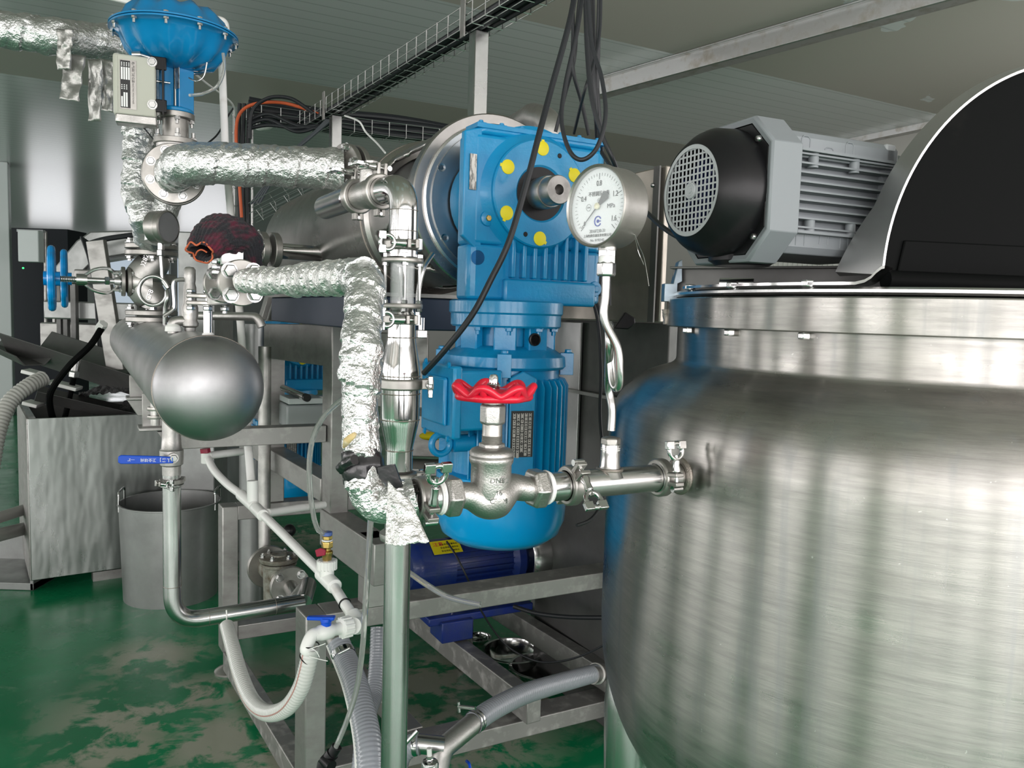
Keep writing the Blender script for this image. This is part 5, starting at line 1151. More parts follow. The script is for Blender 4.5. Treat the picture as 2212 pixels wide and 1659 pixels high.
# ================================================================ white plastic pipes
rw = px(8.6, 2.5)
WR = thing('white_riser_pipe', 'tall white plastic riser pipe from the ceiling down behind the foil pipe', 'pipe', P(545, 1080, 2.5))
obj('run', MB().tube(fillet(PP((215, -12, 3.4), (476, 48, 3.05), (487, 330, 2.95), (504, 520, 2.85), (520, 700, 2.75), (536, 960, 2.6), (545, 1075, 2.5)), .03, 8), px(8.3, 2.75), 20), m_wdirt, WR)
obj('top_elbow', MB().tube(smooth(PP((460, 46, 3.06), (474, 48, 3.04), (482, 54, 3.04), (484, 76, 3.03)), 6), px(12, 3.0), 20), m_white, WR)
WP = thing('white_feed_pipe', 'white plastic pipe sloping down to the blue-handled tap in front of the frame', 'pipe', P(740, 1390, 1.75))
main = PP((447, 985, 2.62), (462, 1015, 2.58), (490, 1045, 2.52), (520, 1068, 2.47), (545, 1090, 2.42), (600, 1143, 2.25), (660, 1203, 2.08), (712, 1256, 1.93), (745, 1305, 1.83), (772, 1345, 1.78))
mm_ = smooth(main, 6); obj('run', MB().tube(mm_, .0125, 20), m_wdirt, WP)
def sleeve(a, b, r, T=WP, m=None, n=24, nm='socket', bev=.002): return obj(nm, MB().cyl(a, b, r, n=n), m or m_white, T, bevel=bev)
A1, A2, A3, A4 = main[4], main[5], main[6], main[7]
dd = (A3-A2).normalized()
sleeve(main[3]+dd*.0, main[4]+dd*.02, .0175); sleeve(A1+dd*.03, A1+dd*.10, .0180); sleeve(A1+dd*.005, A1+Z*.075, .0165)
# tee with brass valve
t0 = P(706, 1250, 1.94); sleeve(t0-dd*.035, t0+dd*.05, .0185, nm='tee'); sleeve(t0, t0+Z*.034+dd*.0, .0175)
mb = MB(); 
for i in range(18): a = 2*PI*i/18; d = V((math.cos(a), math.sin(a), 0)); mb.box(t0+Z*.036+d*.0235, .003, .005, .022, (d, Z.cross(d), Z))
mb.lathe([(.019, .024), (.0235, .027), (.0235, .046), (.021, .048), (.015, .048)], t0, Z, 36); obj('union_collar', mb, m_white, WP)
BT = thing('brass_cock', 'small brass cock with a dark red tab handle on the sloping white pipe', 'valve', t0+Z*.05)
obj('body', MB().lathe([(.011, .046), (.012, .06), (.014, .064), (.014, .07), (.009, .072), (.009, .078)], t0, Z, 24), m_brass, BT); obj('hex_body', MB().hex(t0+Z*.078, t0+Z*.096, .0145), m_brass, BT, bevel=.001); obj('compression_nut', MB().hex(t0+Z*.099, t0+Z*.110, .0125), m_brass, BT); obj('tape_ring', MB().tor(t0+Z*.0975, Z, .0115, .0022, 24, 8), m_teflon, BT)
obj('collet', MB().lathe([(.0125, .110), (.0125, .118), (.009, .119)], t0, Z, 24), M('slate_blue_plastic', (.10, .16, .42), 0, .4), BT, label='blue collet ring')
obj('tab_handle', MB().prism([(0, -.006), (-.022, -.011), (-.026, .006), (-.012, .012), (0, .007)], t0+Z*.070-V((0, .012, 0)), V((1, 0, 0)), Z, V((0, -1, 0)), .006), m_dred, BT, bevel=.002, label='dark red tab handle')
# elbow, union nut, tap, second part of the run
E1 = main[-1]; el = P(736, 1357, 1.72); U0 = P(757, 1352, 1.735)
obj('elbow', MB().tube(smooth([E1-(main[-1]-main[-2]).normalized()*.03, E1+V((0.004, -.004, -.004)), U0+V((.006, 0, 0))], 8), .0185, 24), m_white, WP, ang=60); obj('elbow_ball', MB().sph(E1+V((.001, -.002, -.004)), .0187, 20), m_white, WP)
lv = (P(690, 1368, 1.68)-U0).normalized()
mb = MB(); mb.lathe([(.017, 0), (.0215, .001), (.0215, .024), (.017, .026)], U0, lv, 36)
x, y, z = frame(lv)
for i in range(14): a = 2*PI*i/14; d = x*math.cos(a)+y*math.sin(a); mb.box(U0+lv*.013+d*.0222, .0035, .005, .022, (d, lv.cross(d), lv))
obj('union_nut', mb, m_white, WP, bevel=.0006)
TPp = thing('plastic_tap', 'white plastic tap with a bright blue handle at the end of the white pipe', 'tap', U0+lv*.06-Z*.02)
obj('barrel', MB().lathe([(.0135, .026), (.0135, .045), (.016, .048), (.0175, .062), (.0165, .078), (.0145, .082), (.014, .09)], U0, lv, 28), m_white, TPp, ang=60)
e3 = U0+lv*.088; dn = (P(672, 1402, 1.66)-e3).normalized()
obj('spout', MB().tube(smooth([e3-lv*.01, e3+lv*.006, e3+(lv+dn)*.012, e3+dn*.03+lv*.012, P(671, 1404, 1.66)], 6), .0135, 22), m_white, TPp, ang=60)
hk = U0+lv*.062; obj('handle_hub', MB().lathe([(.011, .014), (.011, .022), (.013, .024), (.012, .032)], hk, Z, 24), m_lever, TPp, bevel=.001)
obj('handle', MB().prism([(-.016, -.008), (.018, -.009), (.020, .008), (-.018, .008), (-.040, .006), (-.042, -.005)], hk+Z*.027, V((.98, .1, 0)), V((-.1, .98, 0)), Z, .008), m_lever, TPp, bevel=.0025, label='bright blue tap handle')
obj('pipe_band', MB().tor(main[8]+V((0, 0, 0)), (main[8]-main[7]), .0135, .002, 28, 8), m_blk, WP, label='black pipe band')
pipe('short white plastic branch pipe running right behind the frame from the sloping pipe', PP((578, 1108, 2.36), (640, 1098, 2.5), (700, 1090, 2.6)), .0125, m_wdirt, nm='white_branch_pipe')
pipe('short white plastic pipe stub under the steam cylinder beside a red wheel', PP((452, 984, 2.62), (524, 975, 2.72)), .0125, m_wdirt, nm='white_stub_pipe')
T_ = thing('small_stop_valve', 'small white stop valve with a dark red knob under the steam cylinder dome', 'valve', P(446, 998, 2.6))
obj('body', MB().tube(PP((446, 1000, 2.62), (446, 978, 2.62)), .017, 20), m_white, T_); obj('knob', MB().cyl(P(444, 978, 2.6), P(443, 969, 2.6), .017, n=8), m_dred, T_, label='dark red knob')
# ---- hoses
def spiral_hose(label, pts, r, mat, pitch=.008, amp=.0009, nm='spiral_hose', stripes=(), T=None, n=28):
    pts = resamp(smooth(pts, 12), pitch/4); T = T or thing(nm, label, 'hose', pts[-1])
    obj('wall', MB().tube(pts, r, n, rf=lambda L, t: r+amp*(1+math.cos(2*PI*L/pitch))/2), mat, T, ang=80)
    for (off, mt, w_) in stripes:
        obj('stripe', MB().tube([p+off.normalized()*(r+amp-w_*.35) for p in pts[::4]], w_, 8), mt, T)
    return T
WH = spiral_hose('white spiral hose looping down from the blue-handled tap and back up', PP((671, 1400, 1.66), (664, 1440, 1.66), (648, 1490, 1.67), (618, 1530, 1.70), (578, 1540, 1.76), (545, 1515, 1.84), (520, 1460, 1.94), (503, 1400, 2.05), (490, 1352, 2.16)), .0182, m_hosew, stripes=((V((-.6, -.75, 0)), m_cloth if 0 else M('hose_red_print', (.45, .25, .22), 0, .5), .0016),))
for k, (x, y) in enumerate(((670, 1392), (673, 1400), (668, 1412), (664, 1424))):
    obj('black_tie', MB().tor(P(x, y, 1.66), P(670, 1380, 1.66)-P(664, 1430, 1.66)+V((.01*k, 0, 0)), .0185, .0014, 24, 6), m_blk, WH) if k in (0, 3) else None
for a in (((668, 1402), (690, 1395), (703, 1390)), ((672, 1400), (684, 1408), (690, 1420)), ((668, 1418), (690, 1424), (708, 1428))): obj('cable_tie_tail', MB().tube(smooth(PP(*[(x, y, 1.63) for x, y in a]), 5), .0009, 6), m_white, WH)
obj('string', MB().tube(smooth([P(489, 1318, 2.20), P(490, 1335, 2.19), P(487, 1352, 2.16)], 5), .002, 8), m_white, WH, label='white string holding the hose')
HS = spiral_hose('thick grey spiral hose with a white stripe right of the front frame post', PP((732, 1392, 2.15), (748, 1430, 2.1), (768, 1480, 2.0), (786, 1550, 1.9), (797, 1620, 1.82), (802, 1720, 1.75)), .031, m_hose, .010, .0015, stripes=((V((-.93, -.35, 0)), m_white, .0045),))
for T in (HS,):
    c = P(742, 1415, 2.12); ax = P(748, 1430, 2.1)-P(732, 1392, 2.15); obj('clamp_band', MB().lathe([(.0335, -.008), (.034, 0), (.0335, .008)], c, ax, 32, caps=False), s_pol, T); obj('clamp_screw', MB().cyl(P(732, 1412, 2.06), P(756, 1400, 2.06), .004), s_pol, T); obj('hose_tail', MB().cyl(P(725, 1378, 2.17), P(736, 1402, 2.14), .029), s_cast, T)
spiral_hose('thin grey spiral hose hanging behind the clear tube by the tall pipe', PP((818, 1355, 2.55), (815, 1430, 2.5), (808, 1500, 2.42), (790, 1560, 2.3), (775, 1700, 2.2)), .026, m_hose, .010, .0012)
H3 = spiral_hose('grey spiral hose with red and blue lines joining the grey steel box low down', PP((1022, 1562, 2.12), (1065, 1532, 2.2), (1130, 1500, 2.32), (1200, 1478, 2.46), (1292, 1452, 2.66)), .0285, m_hose, .0095, .0016, stripes=((V((0, -.86, -.5))*1.05, m_white, .0045), (V((0, -.70, -.74)), m_inkb, .0022), (V((0, -.60, -.83)), m_red, .0022)))
obj('end_ferrule', MB().lathe([(.030, 0), (.030, .03), (.036, .032), (.036, .040), (.030, .042), (.030, .08)], P(1278, 1458, 2.62), P(1320, 1446, 2.74)-P(1278, 1458, 2.62), 36), s_cast, H3)
c = P(1024, 1560, 2.12); ax = P(1065, 1532, 2.2)-P(1022, 1562, 2.12)
for k in (0, .012): obj('clamp_band', MB().lathe([(.031, -.004), (.032, 0), (.031, .004)], c+ax.normalized()*k, ax, 32, caps=False), s_pol, H3)
obj('clamp_screw', MB().cyl(P(990, 1526, 2.08), P(1027, 1530, 2.06), .005), s_pol, H3); obj('clamp_tee', MB().cyl(P(990, 1516, 2.08), P(992, 1538, 2.08), .004), s_pol, H3)
EP = thing('suction_elbow', 'dark splashed steel elbow pipe at the bottom edge below the grey hose', 'pipe', P(950, 1640, 2.05))
obj('elbow', MB().tube(fillet(PP((1030, 1556, 2.13), (955, 1618, 2.06), (935, 1720, 2.02)), .05, 8), .0285, 32), s_grey if 0 else s_cast, EP)
obj('side_tail', MB().tube(PP((960, 1612, 2.06), (900, 1606, 2.06)), .024, 28, rf=lambda L, t: .024+.0015*(1 if (L/.008) % 1 < .5 else 0)), s_pipe, EP)
obj('ribbed_cuff', MB().tube(resamp(smooth(PP((905, 1606, 2.05), (885, 1612, 2.05), (862, 1640, 2.05), (850, 1720, 2.05)), 8), .003), .028, 28, rf=lambda L, t: .028+.0012*(1 if (L/.009) % 1 < .5 else 0)), m_hose, EP)
obj('clamp_screw', MB().cyl(P(876, 1606, 2.0), P(903, 1578, 2.0), .0055), s_pol, EP); obj('clamp_band', MB().lathe([(.030, -.006), (.031, 0), (.030, .006)], P(896, 1607, 2.05), V((1, 0, .1)), 28, caps=False), s_pol, EP)
T_ = thing('steel_sensor', 'small silver cylinder sensor with a white plug at the bottom edge', 'sensor', P(928, 1700, 1.95))
obj('case', MB().lathe([(.022, 0), (.022, .05), (.020, .056), (.010, .058)], P(928, 1690, 1.95), Z, 32), s_pol, T_, bevel=.001); obj('nut', MB().hex(P(928, 1642, 1.95), P(928, 1632, 1.95), .009), s_pol, T_); obj('plug', MB().cyl(P(928, 1634, 1.95), P(927, 1616, 1.95), .0065), m_white, T_)
cable('short blue and yellow wire end at the bottom edge right of the steel sensor', PP((1008, 1644, 2.1), (1014, 1652, 2.08), (1018, 1680, 2.06)), .004, m_lever, 'blue_wire', 'wire')
# clear tubes
cable('clear tube arching from behind the foil pipe down to the brass cock', PP((760, 850, 1.75), (728, 872, 1.8), (696, 905, 1.83), (675, 950, 1.86), (668, 1010, 1.88), (672, 1080, 1.9), (685, 1140, 1.92))+[t0+Z*.112], px(6, 1.85), m_tube, 'clear_tube', 'tube')
cable('long clear tube hanging beside the tall steel pipe to a black fitting', PP((801, 1118, 1.35), (796, 1200, 1.36), (790, 1300, 1.38), (783, 1400, 1.42), (770, 1490, 1.5), (748, 1560, 1.56), (722, 1622, 1.6)), px(6.5, 1.4), m_tube, 'clear_tube', 'tube')
cable('short clear tube with an open end lying over the front frame rail', PP((835, 1215, 2.0), (880, 1235, 1.95), (920, 1262, 1.9), (970, 1290, 1.87), (1038, 1306, 1.84)), px(6.5, 1.9), m_tube, 'clear_tube', 'tube')
T_ = thing('black_push_fitting', 'black push-in fitting at the end of the long clear tube, bottom edge', 'fitting', P(703, 1690, 1.6))
obj('collar', MB().cyl(P(728, 1612, 1.6), P(716, 1632, 1.6), .0115), m_blk, T_, bevel=.001); obj('body', MB().tube(PP((718, 1628, 1.6), (700, 1650, 1.6), (690, 1700, 1.6)), .014, 20), m_blk, T_); obj('branch', MB().cyl(P(700, 1640, 1.6), P(716, 1656, 1.58), .012), m_blk, T_)
# ================================================================ lower valve between flanges
SV = thing('flanged_strainer', 'stained cast strainer between two round flanges low inside the frame', 'strainer', P(600, 1330, 3.0))
fdir = V((.55, -.83, 0)).normalized(); ff = P(626, 1266, 2.86); fr_ = ff-fdir*.26
disc(SV, ff, fdir, px(44, 2.86), .018); disc(SV, fr_+Z*.0, fdir, px(46, 3.1), .018)
bolts(SV, ff+fdir*.009, fdir, px(34, 2.86), 4, .013, .009, .8, stud=0)
mid = (ff+fr_)/2; obj('body', MB().lathe([(.055, -.11), (.058, .04), (.066, .045), (.066, .055), (.05, .056)], mid, Z, 36), m_crud, SV)
obj('barrel', MB().cyl(fr_, ff, .045), m_crud, SV); obj('cover', MB().lathe([(.07, .06), (.072, .064), (.072, .076), (.03, .08), (.028, .085)], mid, Z, 36), m_crud, SV)
bolts(SV, mid+Z*.076, Z, .058, 6, .009, .010, nm='cover_bolt')
obj('outlet', MB().tube([ff, ff+fdir*.08-Z*.02, V((e2.x-.01, e2.y+.1, e2.z+.02)), V((e2.x, e2.y, e2.z))], .027, 28), s_pipe, SV)
obj('inlet', MB().tube(fillet([fr_, fr_-fdir*.05, fr_-fdir*.06+Z*.25], .04), .024, 24), s_cast, SV)
pipe('dull vertical steel pipe inside the frame above the stained strainer', [V(((fr_-fdir*.06).x, (fr_-fdir*.06).y, fr_.z+.2)), V(((fr_-fdir*.06).x, (fr_-fdir*.06).y, 1.35))], .0245, s_cast, nm='riser_pipe')
T_ = thing('black_ball_lever', 'black ball knob on a short steel lever inside the frame', 'lever', P(600, 1150, 3.1)); obj('knob', MB().sph(P(625, 1146, 3.1), px(14, 3.1), 24), m_blk, T_); obj('rod', MB().cyl(P(618, 1146, 3.1), P(585, 1140, 3.15), .008), s_pol, T_)
# ================================================================ dark blue pump
pc = P(1010, 1212, 3.15); pd = B; PB = thing('pump_motor', 'dark blue motor and pump with a yellow sticker on the floor rails behind the frame', 'pump', V((pc.x, pc.y, .2)))
rp = px(53, 3.15); q0_ = pc-pd*.24
obj('fan_cover', MB().lathe([(rp*.8, -.02), (rp*1.0, 0), (rp*1.05, .02), (rp*1.05, .15)], q0_, pd, 48), m_dblue, PB)
obj('stator', MB().cyl(q0_+pd*.15, q0_+pd*.40, rp*.92, n=48), m_dblue, PB)
mb = MB()
for i in range(26):
    a = 2*PI*i/26; x, y, z = frame(pd); d = x*math.cos(a)+y*math.sin(a); mb.box(q0_+pd*.275+d*rp*.98, rp*.16, .004, .25, (d, pd.cross(d), pd))
obj('cooling_fin', mb, m_dblue, PB)
obj('end_flange', MB().lathe([(rp*1.0, .40), (rp*1.2, .42), (rp*1.2, .45), (rp*.9, .47), (rp*.7, .52)], q0_, pd, 40), m_dblue, PB)
mb = MB(); tb = q0_+pd*.25+Z*(rp+.055); mb.box(tb, .13, .12, .10, (pd, A, Z)); obj('terminal_box', mb, m_dblue, PB, bevel=.005); obj('terminal_lid', MB().box(tb+Z*.057, .16, .15, .014, (pd, A, Z)), m_dblue, PB, bevel=.003); obj('lid_top', MB().box(tb+Z*.068, .13, .12, .008, (pd, A, Z)), m_tan, PB, bevel=.003)
st = q0_+pd*.12; nrm_ = (-A*.55+Z*.84).normalized(); sy = nrm_.cross(pd)
mb = MB().mat(m_yel); 
sc0 = st+nrm_*(rp*1.055+.003); mb.box(sc0, .12, .065, .001, (pd, sy, nrm_))
mb.text('注意', sc0+pd*-.03+sy*(.014 if sy.z > 0 else -.014)+nrm_*.0008, pd, sy if sy.z > 0 else -sy, .022, m_red, th=.0004)
for i in range(3): mb.text('安全用电注意防水', sc0+pd*.012+(sy if sy.z > 0 else -sy)*(.012-.016*i)+nrm_*.0008, pd, sy if sy.z > 0 else -sy, .0095, m_ink, th=.0004)
obj('warning_sticker', mb, m_yel, PB, label='yellow printed warning sticker')
zft = .33
for k in (.10, .36):
    obj('foot', MB().box(V(((q0_+pd*k).x, (q0_+pd*k).y, zft+.05))-A*rp*.3, .07, rp*1.4, .12, (pd, A, Z)), m_dblue, PB, bevel=.004)
fb_ = P(975, 1368, 3.02); obj('base_block', MB().box(V((fb_.x, fb_.y, .295)), .13, .12, .08, (pd, A, Z)), m_dblue, PB, bevel=.004); obj('base_plate', MB().box(V(((q0_+pd*.25).x, (q0_+pd*.25).y, .335))-A*.02, .45, .22, .03, (pd, A, Z)), m_dblue, PB, bevel=.004)
obj('base_bolt', MB().bolt(V((fb_.x, fb_.y, .335)), Z, .012, .010, stud=.012), s_bolt, PB)
obj('volute', MB().lathe([(.03, .47), (.125, .48), (.135, .50), (.135, .56), (.12, .59), (.05, .60)], q0_, pd, 48), s_pipe, PB, bevel=.004)
cable('thin grey cable drooping behind the front rail over the dark blue pump', PP((965, 1170, 2.85), (985, 1200, 2.78), (1010, 1250, 2.75), (1040, 1320, 2.8), (1090, 1390, 2.85), (1150, 1425, 2.8), (1200, 1430, 2.7), (1260, 1415, 2.6), (1330, 1380, 2.5)), .0035, m_cable, 'pump_lead', 'cable')
cable('black hose lying along the grey steel box behind the front rail', PP((1110, 1310, 2.9), (1160, 1325, 2.85), (1230, 1333, 2.8), (1320, 1334, 2.7)), .008, m_cable, 'black_hose', 'hose')
# bowls on the floor
def bowl(x, yb, r, h, lb):
    g_ = PZ(x, yb, 0); return obj('steel_bowl', MB().lathe([(.001, .004), (r*.5, .004), (r*.8, h*.35), (r*.96, h*.85), (r*.98, h), (r*1.06, h), (r*1.06, h+.003), (r*.96, h+.003), (r*.93, h*.85), (r*.78, h*.38), (r*.5, .010), (.001, .010)], V((g_.x, g_.y, 0)), Z, 48), s_pol, label=lb, cat='bowl', ang=60)
bowl(1108, 1442, .128, .075, 'larger steel bowl on the floor nearer the dark blue pump')
bowl(1166, 1474, .122, .07, 'steel bowl on the floor closest to the grey spiral hose')
bowl(1034, 1390, .055, .03, 'small shallow steel dish on the floor behind the pump foot')
# grey steel box behind the pump
N2 = P(1322, 1300, 2.9); c = V((N2.x, N2.y, 0))+A*.30+B*.3
T_ = thing('rear_steel_box', 'streaky grey steel box tank standing behind the dark blue pump', 'box tank', V((c.x, c.y, 0)))
obj('body', MB().box(V((c.x, c.y, .56)), .6, .60, .85, (B, A, Z)), s_grey, T_, bevel=.004); obj('left_flange', MB().box(V((N2.x, N2.y, .56))+A*.0-B*.005, .01, .03, .85, (B, A, Z)), s_frame, T_)
obj('skid', MB().box(V((c.x, c.y, .07)), .5, .5, .14, (B, A, Z)), s_dark, T_)
# cabinets to the right of the gearbox
N3 = P(1428, 500, 2.6); zc1 = P(1428, 356, 2.6).z; c = V((N3.x, N3.y, 0))+A*.38+B*.02
T_ = thing('control_cabinet', 'stainless cabinet behind the pressure gauge, between gearbox and grey motor', 'cabinet', V((c.x, c.y, 1.49)))
obj('body', MB().box(V((c.x, c.y, (1.49+zc1)/2)), .02, .76, zc1-1.49, (B, A, Z)), M('warm_cabinet_steel', (.46, .42, .37), .75, .3, col2=(.36, .33, .29), cs=4, rv=.1), T_, bevel=.004)
obj('corner_trim', MB().box(V((N3.x, N3.y, (1.49+zc1)/2))-B*.002+A*.03, .006, .03, zc1-1.49, (B, A, Z)), s_dark, T_)
obj('door_knob', MB().sph(V((N3.x, N3.y, 1.93))+A*.045-B*.006, .008, 12), s_bolt, T_)
c2 = c+B*.045
T_ = thing('dark_base_cabinet', 'dark steel base cabinet under the stainless cabinet beside the big tank', 'cabinet', V((c2.x, c2.y, 0)))
obj('body', MB().box(V((c2.x, c2.y, .745))+A*.0, .06, .80, 1.488, (B, A, Z)), s_dark, T_, bevel=.004)
q = V((N3.x, N3.y, 0))+A*.62+B*.02; obj('light_panel', MB().box(V((q.x, q.y, 1.15)), .01, .3, .66, (B, A, Z)), s_brush, T_, bevel=.002)
obj('fold_line', MB().box(V((N3.x, N3.y, 1.22))+A*.45+B*.005, .02, .5, .012, (B, A, Z)), s_frame, T_)
c = P(1350, 695, 2.3); obj('black_cone_knob', MB().prism([(-.03, -.02), (.0, .028), (.028, .012), (.03, -.005), (.01, -.022)], c, V((1, 0, 0)), Z, V((0, 1, 0)), .03), m_blk, label='black plastic wedge knob beside the gauge syphon tube', cat='knob', bevel=.003)
# ================================================================ cables from above
r_ = px(6.8, 1.6)
cable('thick black cable sweeping from above the gearbox down to its terminal box', PP((1248, -60, 1.75), (1232, 40, 1.72), (1190, 195, 1.68), (1162, 300, 1.64), (1140, 385, 1.62), (1100, 520, 1.6), (1060, 605, 1.6), (1020, 680, 1.6), (962, 755, 1.62), (916, 806, 1.68)), r_)
rs = px(4.6, 1.7)
cable('black cable hanging in a U-loop over the right of the gearbox', PP((1262, -40, 1.72), (1248, 60, 1.7), (1222, 180, 1.68), (1213, 260, 1.66), (1230, 325, 1.64), (1258, 345, 1.63), (1290, 318, 1.63), (1308, 250, 1.64), (1300, 170, 1.66), (1278, 90, 1.68), (1268, -40, 1.7)), rs)
GRP = 'black cables hanging above the gearbox'; LBL = iter(('leftmost of the three straight black cables bundled above the gearbox', 'middle one of the three straight black cables bundled above the gearbox', 'rightmost of the three straight black cables bundled above the gearbox'))
for pts in (((1272, -40, 1.9), (1276, 80, 1.9), (1284, 200, 1.9), (1290, 300, 1.95), (1292, 420, 2.05), (1296, 640, 2.05)),
            ((1280, -40, 1.92), (1283, 100, 1.92), (1292, 220, 1.92), (1300, 330, 1.95), (1304, 440, 2.05), (1308, 660, 2.05)),
            ((1296, -40, 1.88), (1292, 100, 1.9), (1290, 200, 1.92), (1296, 320, 1.95), (1310, 440, 2.05), (1316, 660, 2.05))):
    cable(next(LBL), PP(*pts), rs*1.2, group=GRP)
cable('black cable crossing the hanging bundle down towards the gauge', PP((1264, -40, 1.8), (1268, 100, 1.78), (1278, 210, 1.76), (1300, 290, 1.75), (1322, 340, 1.75), (1336, 375, 1.78)), rs*1.15)
cable('black cable falling left of the bundle onto the gearbox top', PP((1256, -40, 1.95), (1246, 60, 1.95), (1240, 130, 1.95), (1222, 200, 1.98), (1200, 285, 2.0)), rs)
cable('black cable bowing right over the gearbox top behind the U-loop', PP((1236, -40, 1.95), (1238, 60, 1.95), (1238, 150, 1.95), (1256, 220, 1.98), (1272, 292, 2.0)), rs)
cable('black cable with a narrow bend at the right of the hanging bundle', PP((1298, -40, 1.85), (1296, 60, 1.84), (1284, 130, 1.82), (1262, 200, 1.8), (1240, 288, 1.95)), rs*.8)
cable('black cable dropping behind the motor to the floor rails at its right', PP((1278, 640, 2.15), (1292, 700, 2.15), (1298, 800, 2.15), (1296, 900, 2.15), (1304, 1000, 2.15), (1300, 1080, 2.15), (1278, 1120, 2.1), (1246, 1135, 2.05)), rs)
cable('second black cable leaving the gearbox bottom to the right', PP((1288, 650, 2.1), (1300, 690, 2.1), (1316, 740, 2.15), (1322, 800, 2.2)), rs)
# ================================================================ cable trays
s_wire = steel('tray_wire', .62, .3, bump=0)
def tray(label, p, q, up, w=.12, h=.07, sp=.10, r=.0022, name='cable_tray'):
    d = (q-p).normalized(); up = (up-d*up.dot(d)).normalized(); s = d.cross(up); T = thing(name, label, 'cable tray', (p+q)/2-Z*.05); L = (q-p).length
    mb = MB()
    for (a, b) in ((-w/2, h), (-w/2, h/2), (-w/2, 0), (-w/6, 0), (w/6, 0), (w/2, 0), (w/2, h/2), (w/2, h)): mb.tube([p+s*a+up*b, q+s*a+up*b], r, 6)
    obj('long_wires', mb, s_wire, T)
    mb = MB()
    for i in range(int(L/sp)): c = p+d*(i+.5)*sp; mb.tube([c+s*(-w/2-.003)+up*(h), c+s*(-w/2-.003)-up*.003, c+s*(w/2+.003)-up*.003, c+s*(w/2+.003)+up*h], r*1.3, 6)
    obj('cross_wires', mb, s_wire, T)
    return T, d, up, s
tp1, tp2 = P(1035, 66, 3.3), P(725, 248, 4.8); td = (tp2-tp1).normalized()
ta, tb_ = tp1-td*.75, tp2+td*.55
tray('long wire cable tray sloping from the top centre down towards the back left', ta, tb_, Z, .13, .085, .105)
lab = 'black cable lying in the long tray running towards the top centre'
for i in range(6):
    s = td.cross(Z); oo = s*(-.045+.018*i)+Z*(.012+.012*(i % 2)); pts = [ta+(tb_-ta)*t+oo+V((0, 0, .006*math.sin(9*t+i))) for t in [k/12 for k in range(13)]]
    cable(lab, pts, .015, nm='tray_cable', group='cables in the long tray', sm=3)
for p_, nm, z0 in ((tp1, 'steel tube post carrying the cable tray above the drum', 0), (tp2, 'thin steel tube post carrying the far end of the cable tray', 0)):
    T_ = thing('tray_post', nm, 'post', V((p_.x, p_.y, 0))); obj('tube', MB().box(V((p_.x, p_.y, p_.z/2-.004)), .06, .06, p_.z-.01, (B, A, Z)), s_pipe, T_, bevel=.003); obj('head_bracket', MB().box(p_-B*.072+Z*.04, .006, .04, .16, (B, A, Z)), s_frame, T_, bevel=.001)
t2a, t2b = P(540, 262, 5.3), P(985, 318, 5.9); t2b.z = t2a.z
tray('wire cable tray with thick black cables crossing behind the drum', t2a, t2b, Z, .16, .09, .12)
for i in range(10):
    o_ = V((0, -.06+.014*i, .03+.032*(i % 4))); cable('thick black cable lying in the crossing tray behind the drum', [t2a+(t2b-t2a)*t+o_+Z*.012*math.sin(7*t+i) for t in [k/10 for k in range(11)]], .023, nm='tray_cable', group='cables in the crossing tray', sm=3)
v1, v2 = P(527, 236, 5.2), P(530, 520, 5.2); v2 = V((v1.x, v1.y, v2.z))
tray('vertical wire cable tray behind the white riser pipe', v1, v2, V((.2, -1, 0)), .11, .07, .11)
for i in range(3): cable(('leftmost', 'middle', 'rightmost')[i]+' of three dark cables dropping inside the vertical tray', [V((v1.x-.02+.03*i, v1.y-.02, v1.z+.03)), V((v1.x-.03+.03*i, v1.y-.02, v1.z-.3)), V((v1.x-.02+.028*i, v1.y-.02, v2.z))], .013, nm='tray_cable', group='cables in the vertical tray')
cable('bright orange cable arching over the corner of the vertical tray', PP((522, 470, 5.1), (516, 380, 5.1), (510, 300, 5.1), (516, 250, 5.1), (545, 226, 5.1), (600, 221, 5.1), (650, 232, 5.1), (700, 252, 5.1)), px(3.4, 5.1), m_orange)
cable('black cable arching highest over the corner of the vertical tray', PP((540, 300, 5.0), (545, 240, 5.0), (580, 212, 5.0), (625, 212, 5.0), (660, 232, 5.0), (700, 262, 5.0)), px(4, 5.0))
for k, (y0, y1, lb) in enumerate(((246, 262, 'upper black cable sagging from the tray corner to the long tray'), (258, 276, 'middle black cable sagging from the tray corner to the long tray'), (270, 268, 'lower black cable sagging from the tray corner to the long tray'))):
    cable(lb, PP((535, 262+8*k, 5.05), (580, y0, 5.05), (640, y1+8, 5.05), (690, 276-4*k, 5.05), (720, 258, 5.0)), px(4.2, 5))
for k in range(4):
    cable(('uppermost', 'second', 'third', 'lowest')[k]+' of four grey cables falling diagonally from the long tray', PP((712+4*k, 252, 4.9), (680-3*k, 285+4*k, 4.95), (645-4*k, 315+5*k, 5.0), (600-5*k, 372+4*k, 5.05), (560-6*k, 440, 5.1)), px(2.8, 5), M('grey_cable_sheath_%d' % k, (.07, .08, .09), 0, .5), nm='fallen_cable', group='diagonal cables behind the foil pipe')
tray('short wire tray lying behind the left end of the drum', P(552, 470, 4.8), P(700, 395, 4.8), V((0, -.6, .8)), .12, .07, .09, name='low_tray')
cable('thin white cord dangling in front of the crossing tray', PP((745, 250, 4.6), (775, 262, 4.5), (790, 285, 4.5), (815, 310, 4.4), (832, 330, 4.3)), px(2, 4.5), m_white, 'dangling_cord', 'cord')
cable('thin black cable rising left from the vertical tray', PP((505, 232, 5.0), (493, 250, 5.0), (470, 290, 4.9), (445, 312, 4.8)), px(1.8, 5))
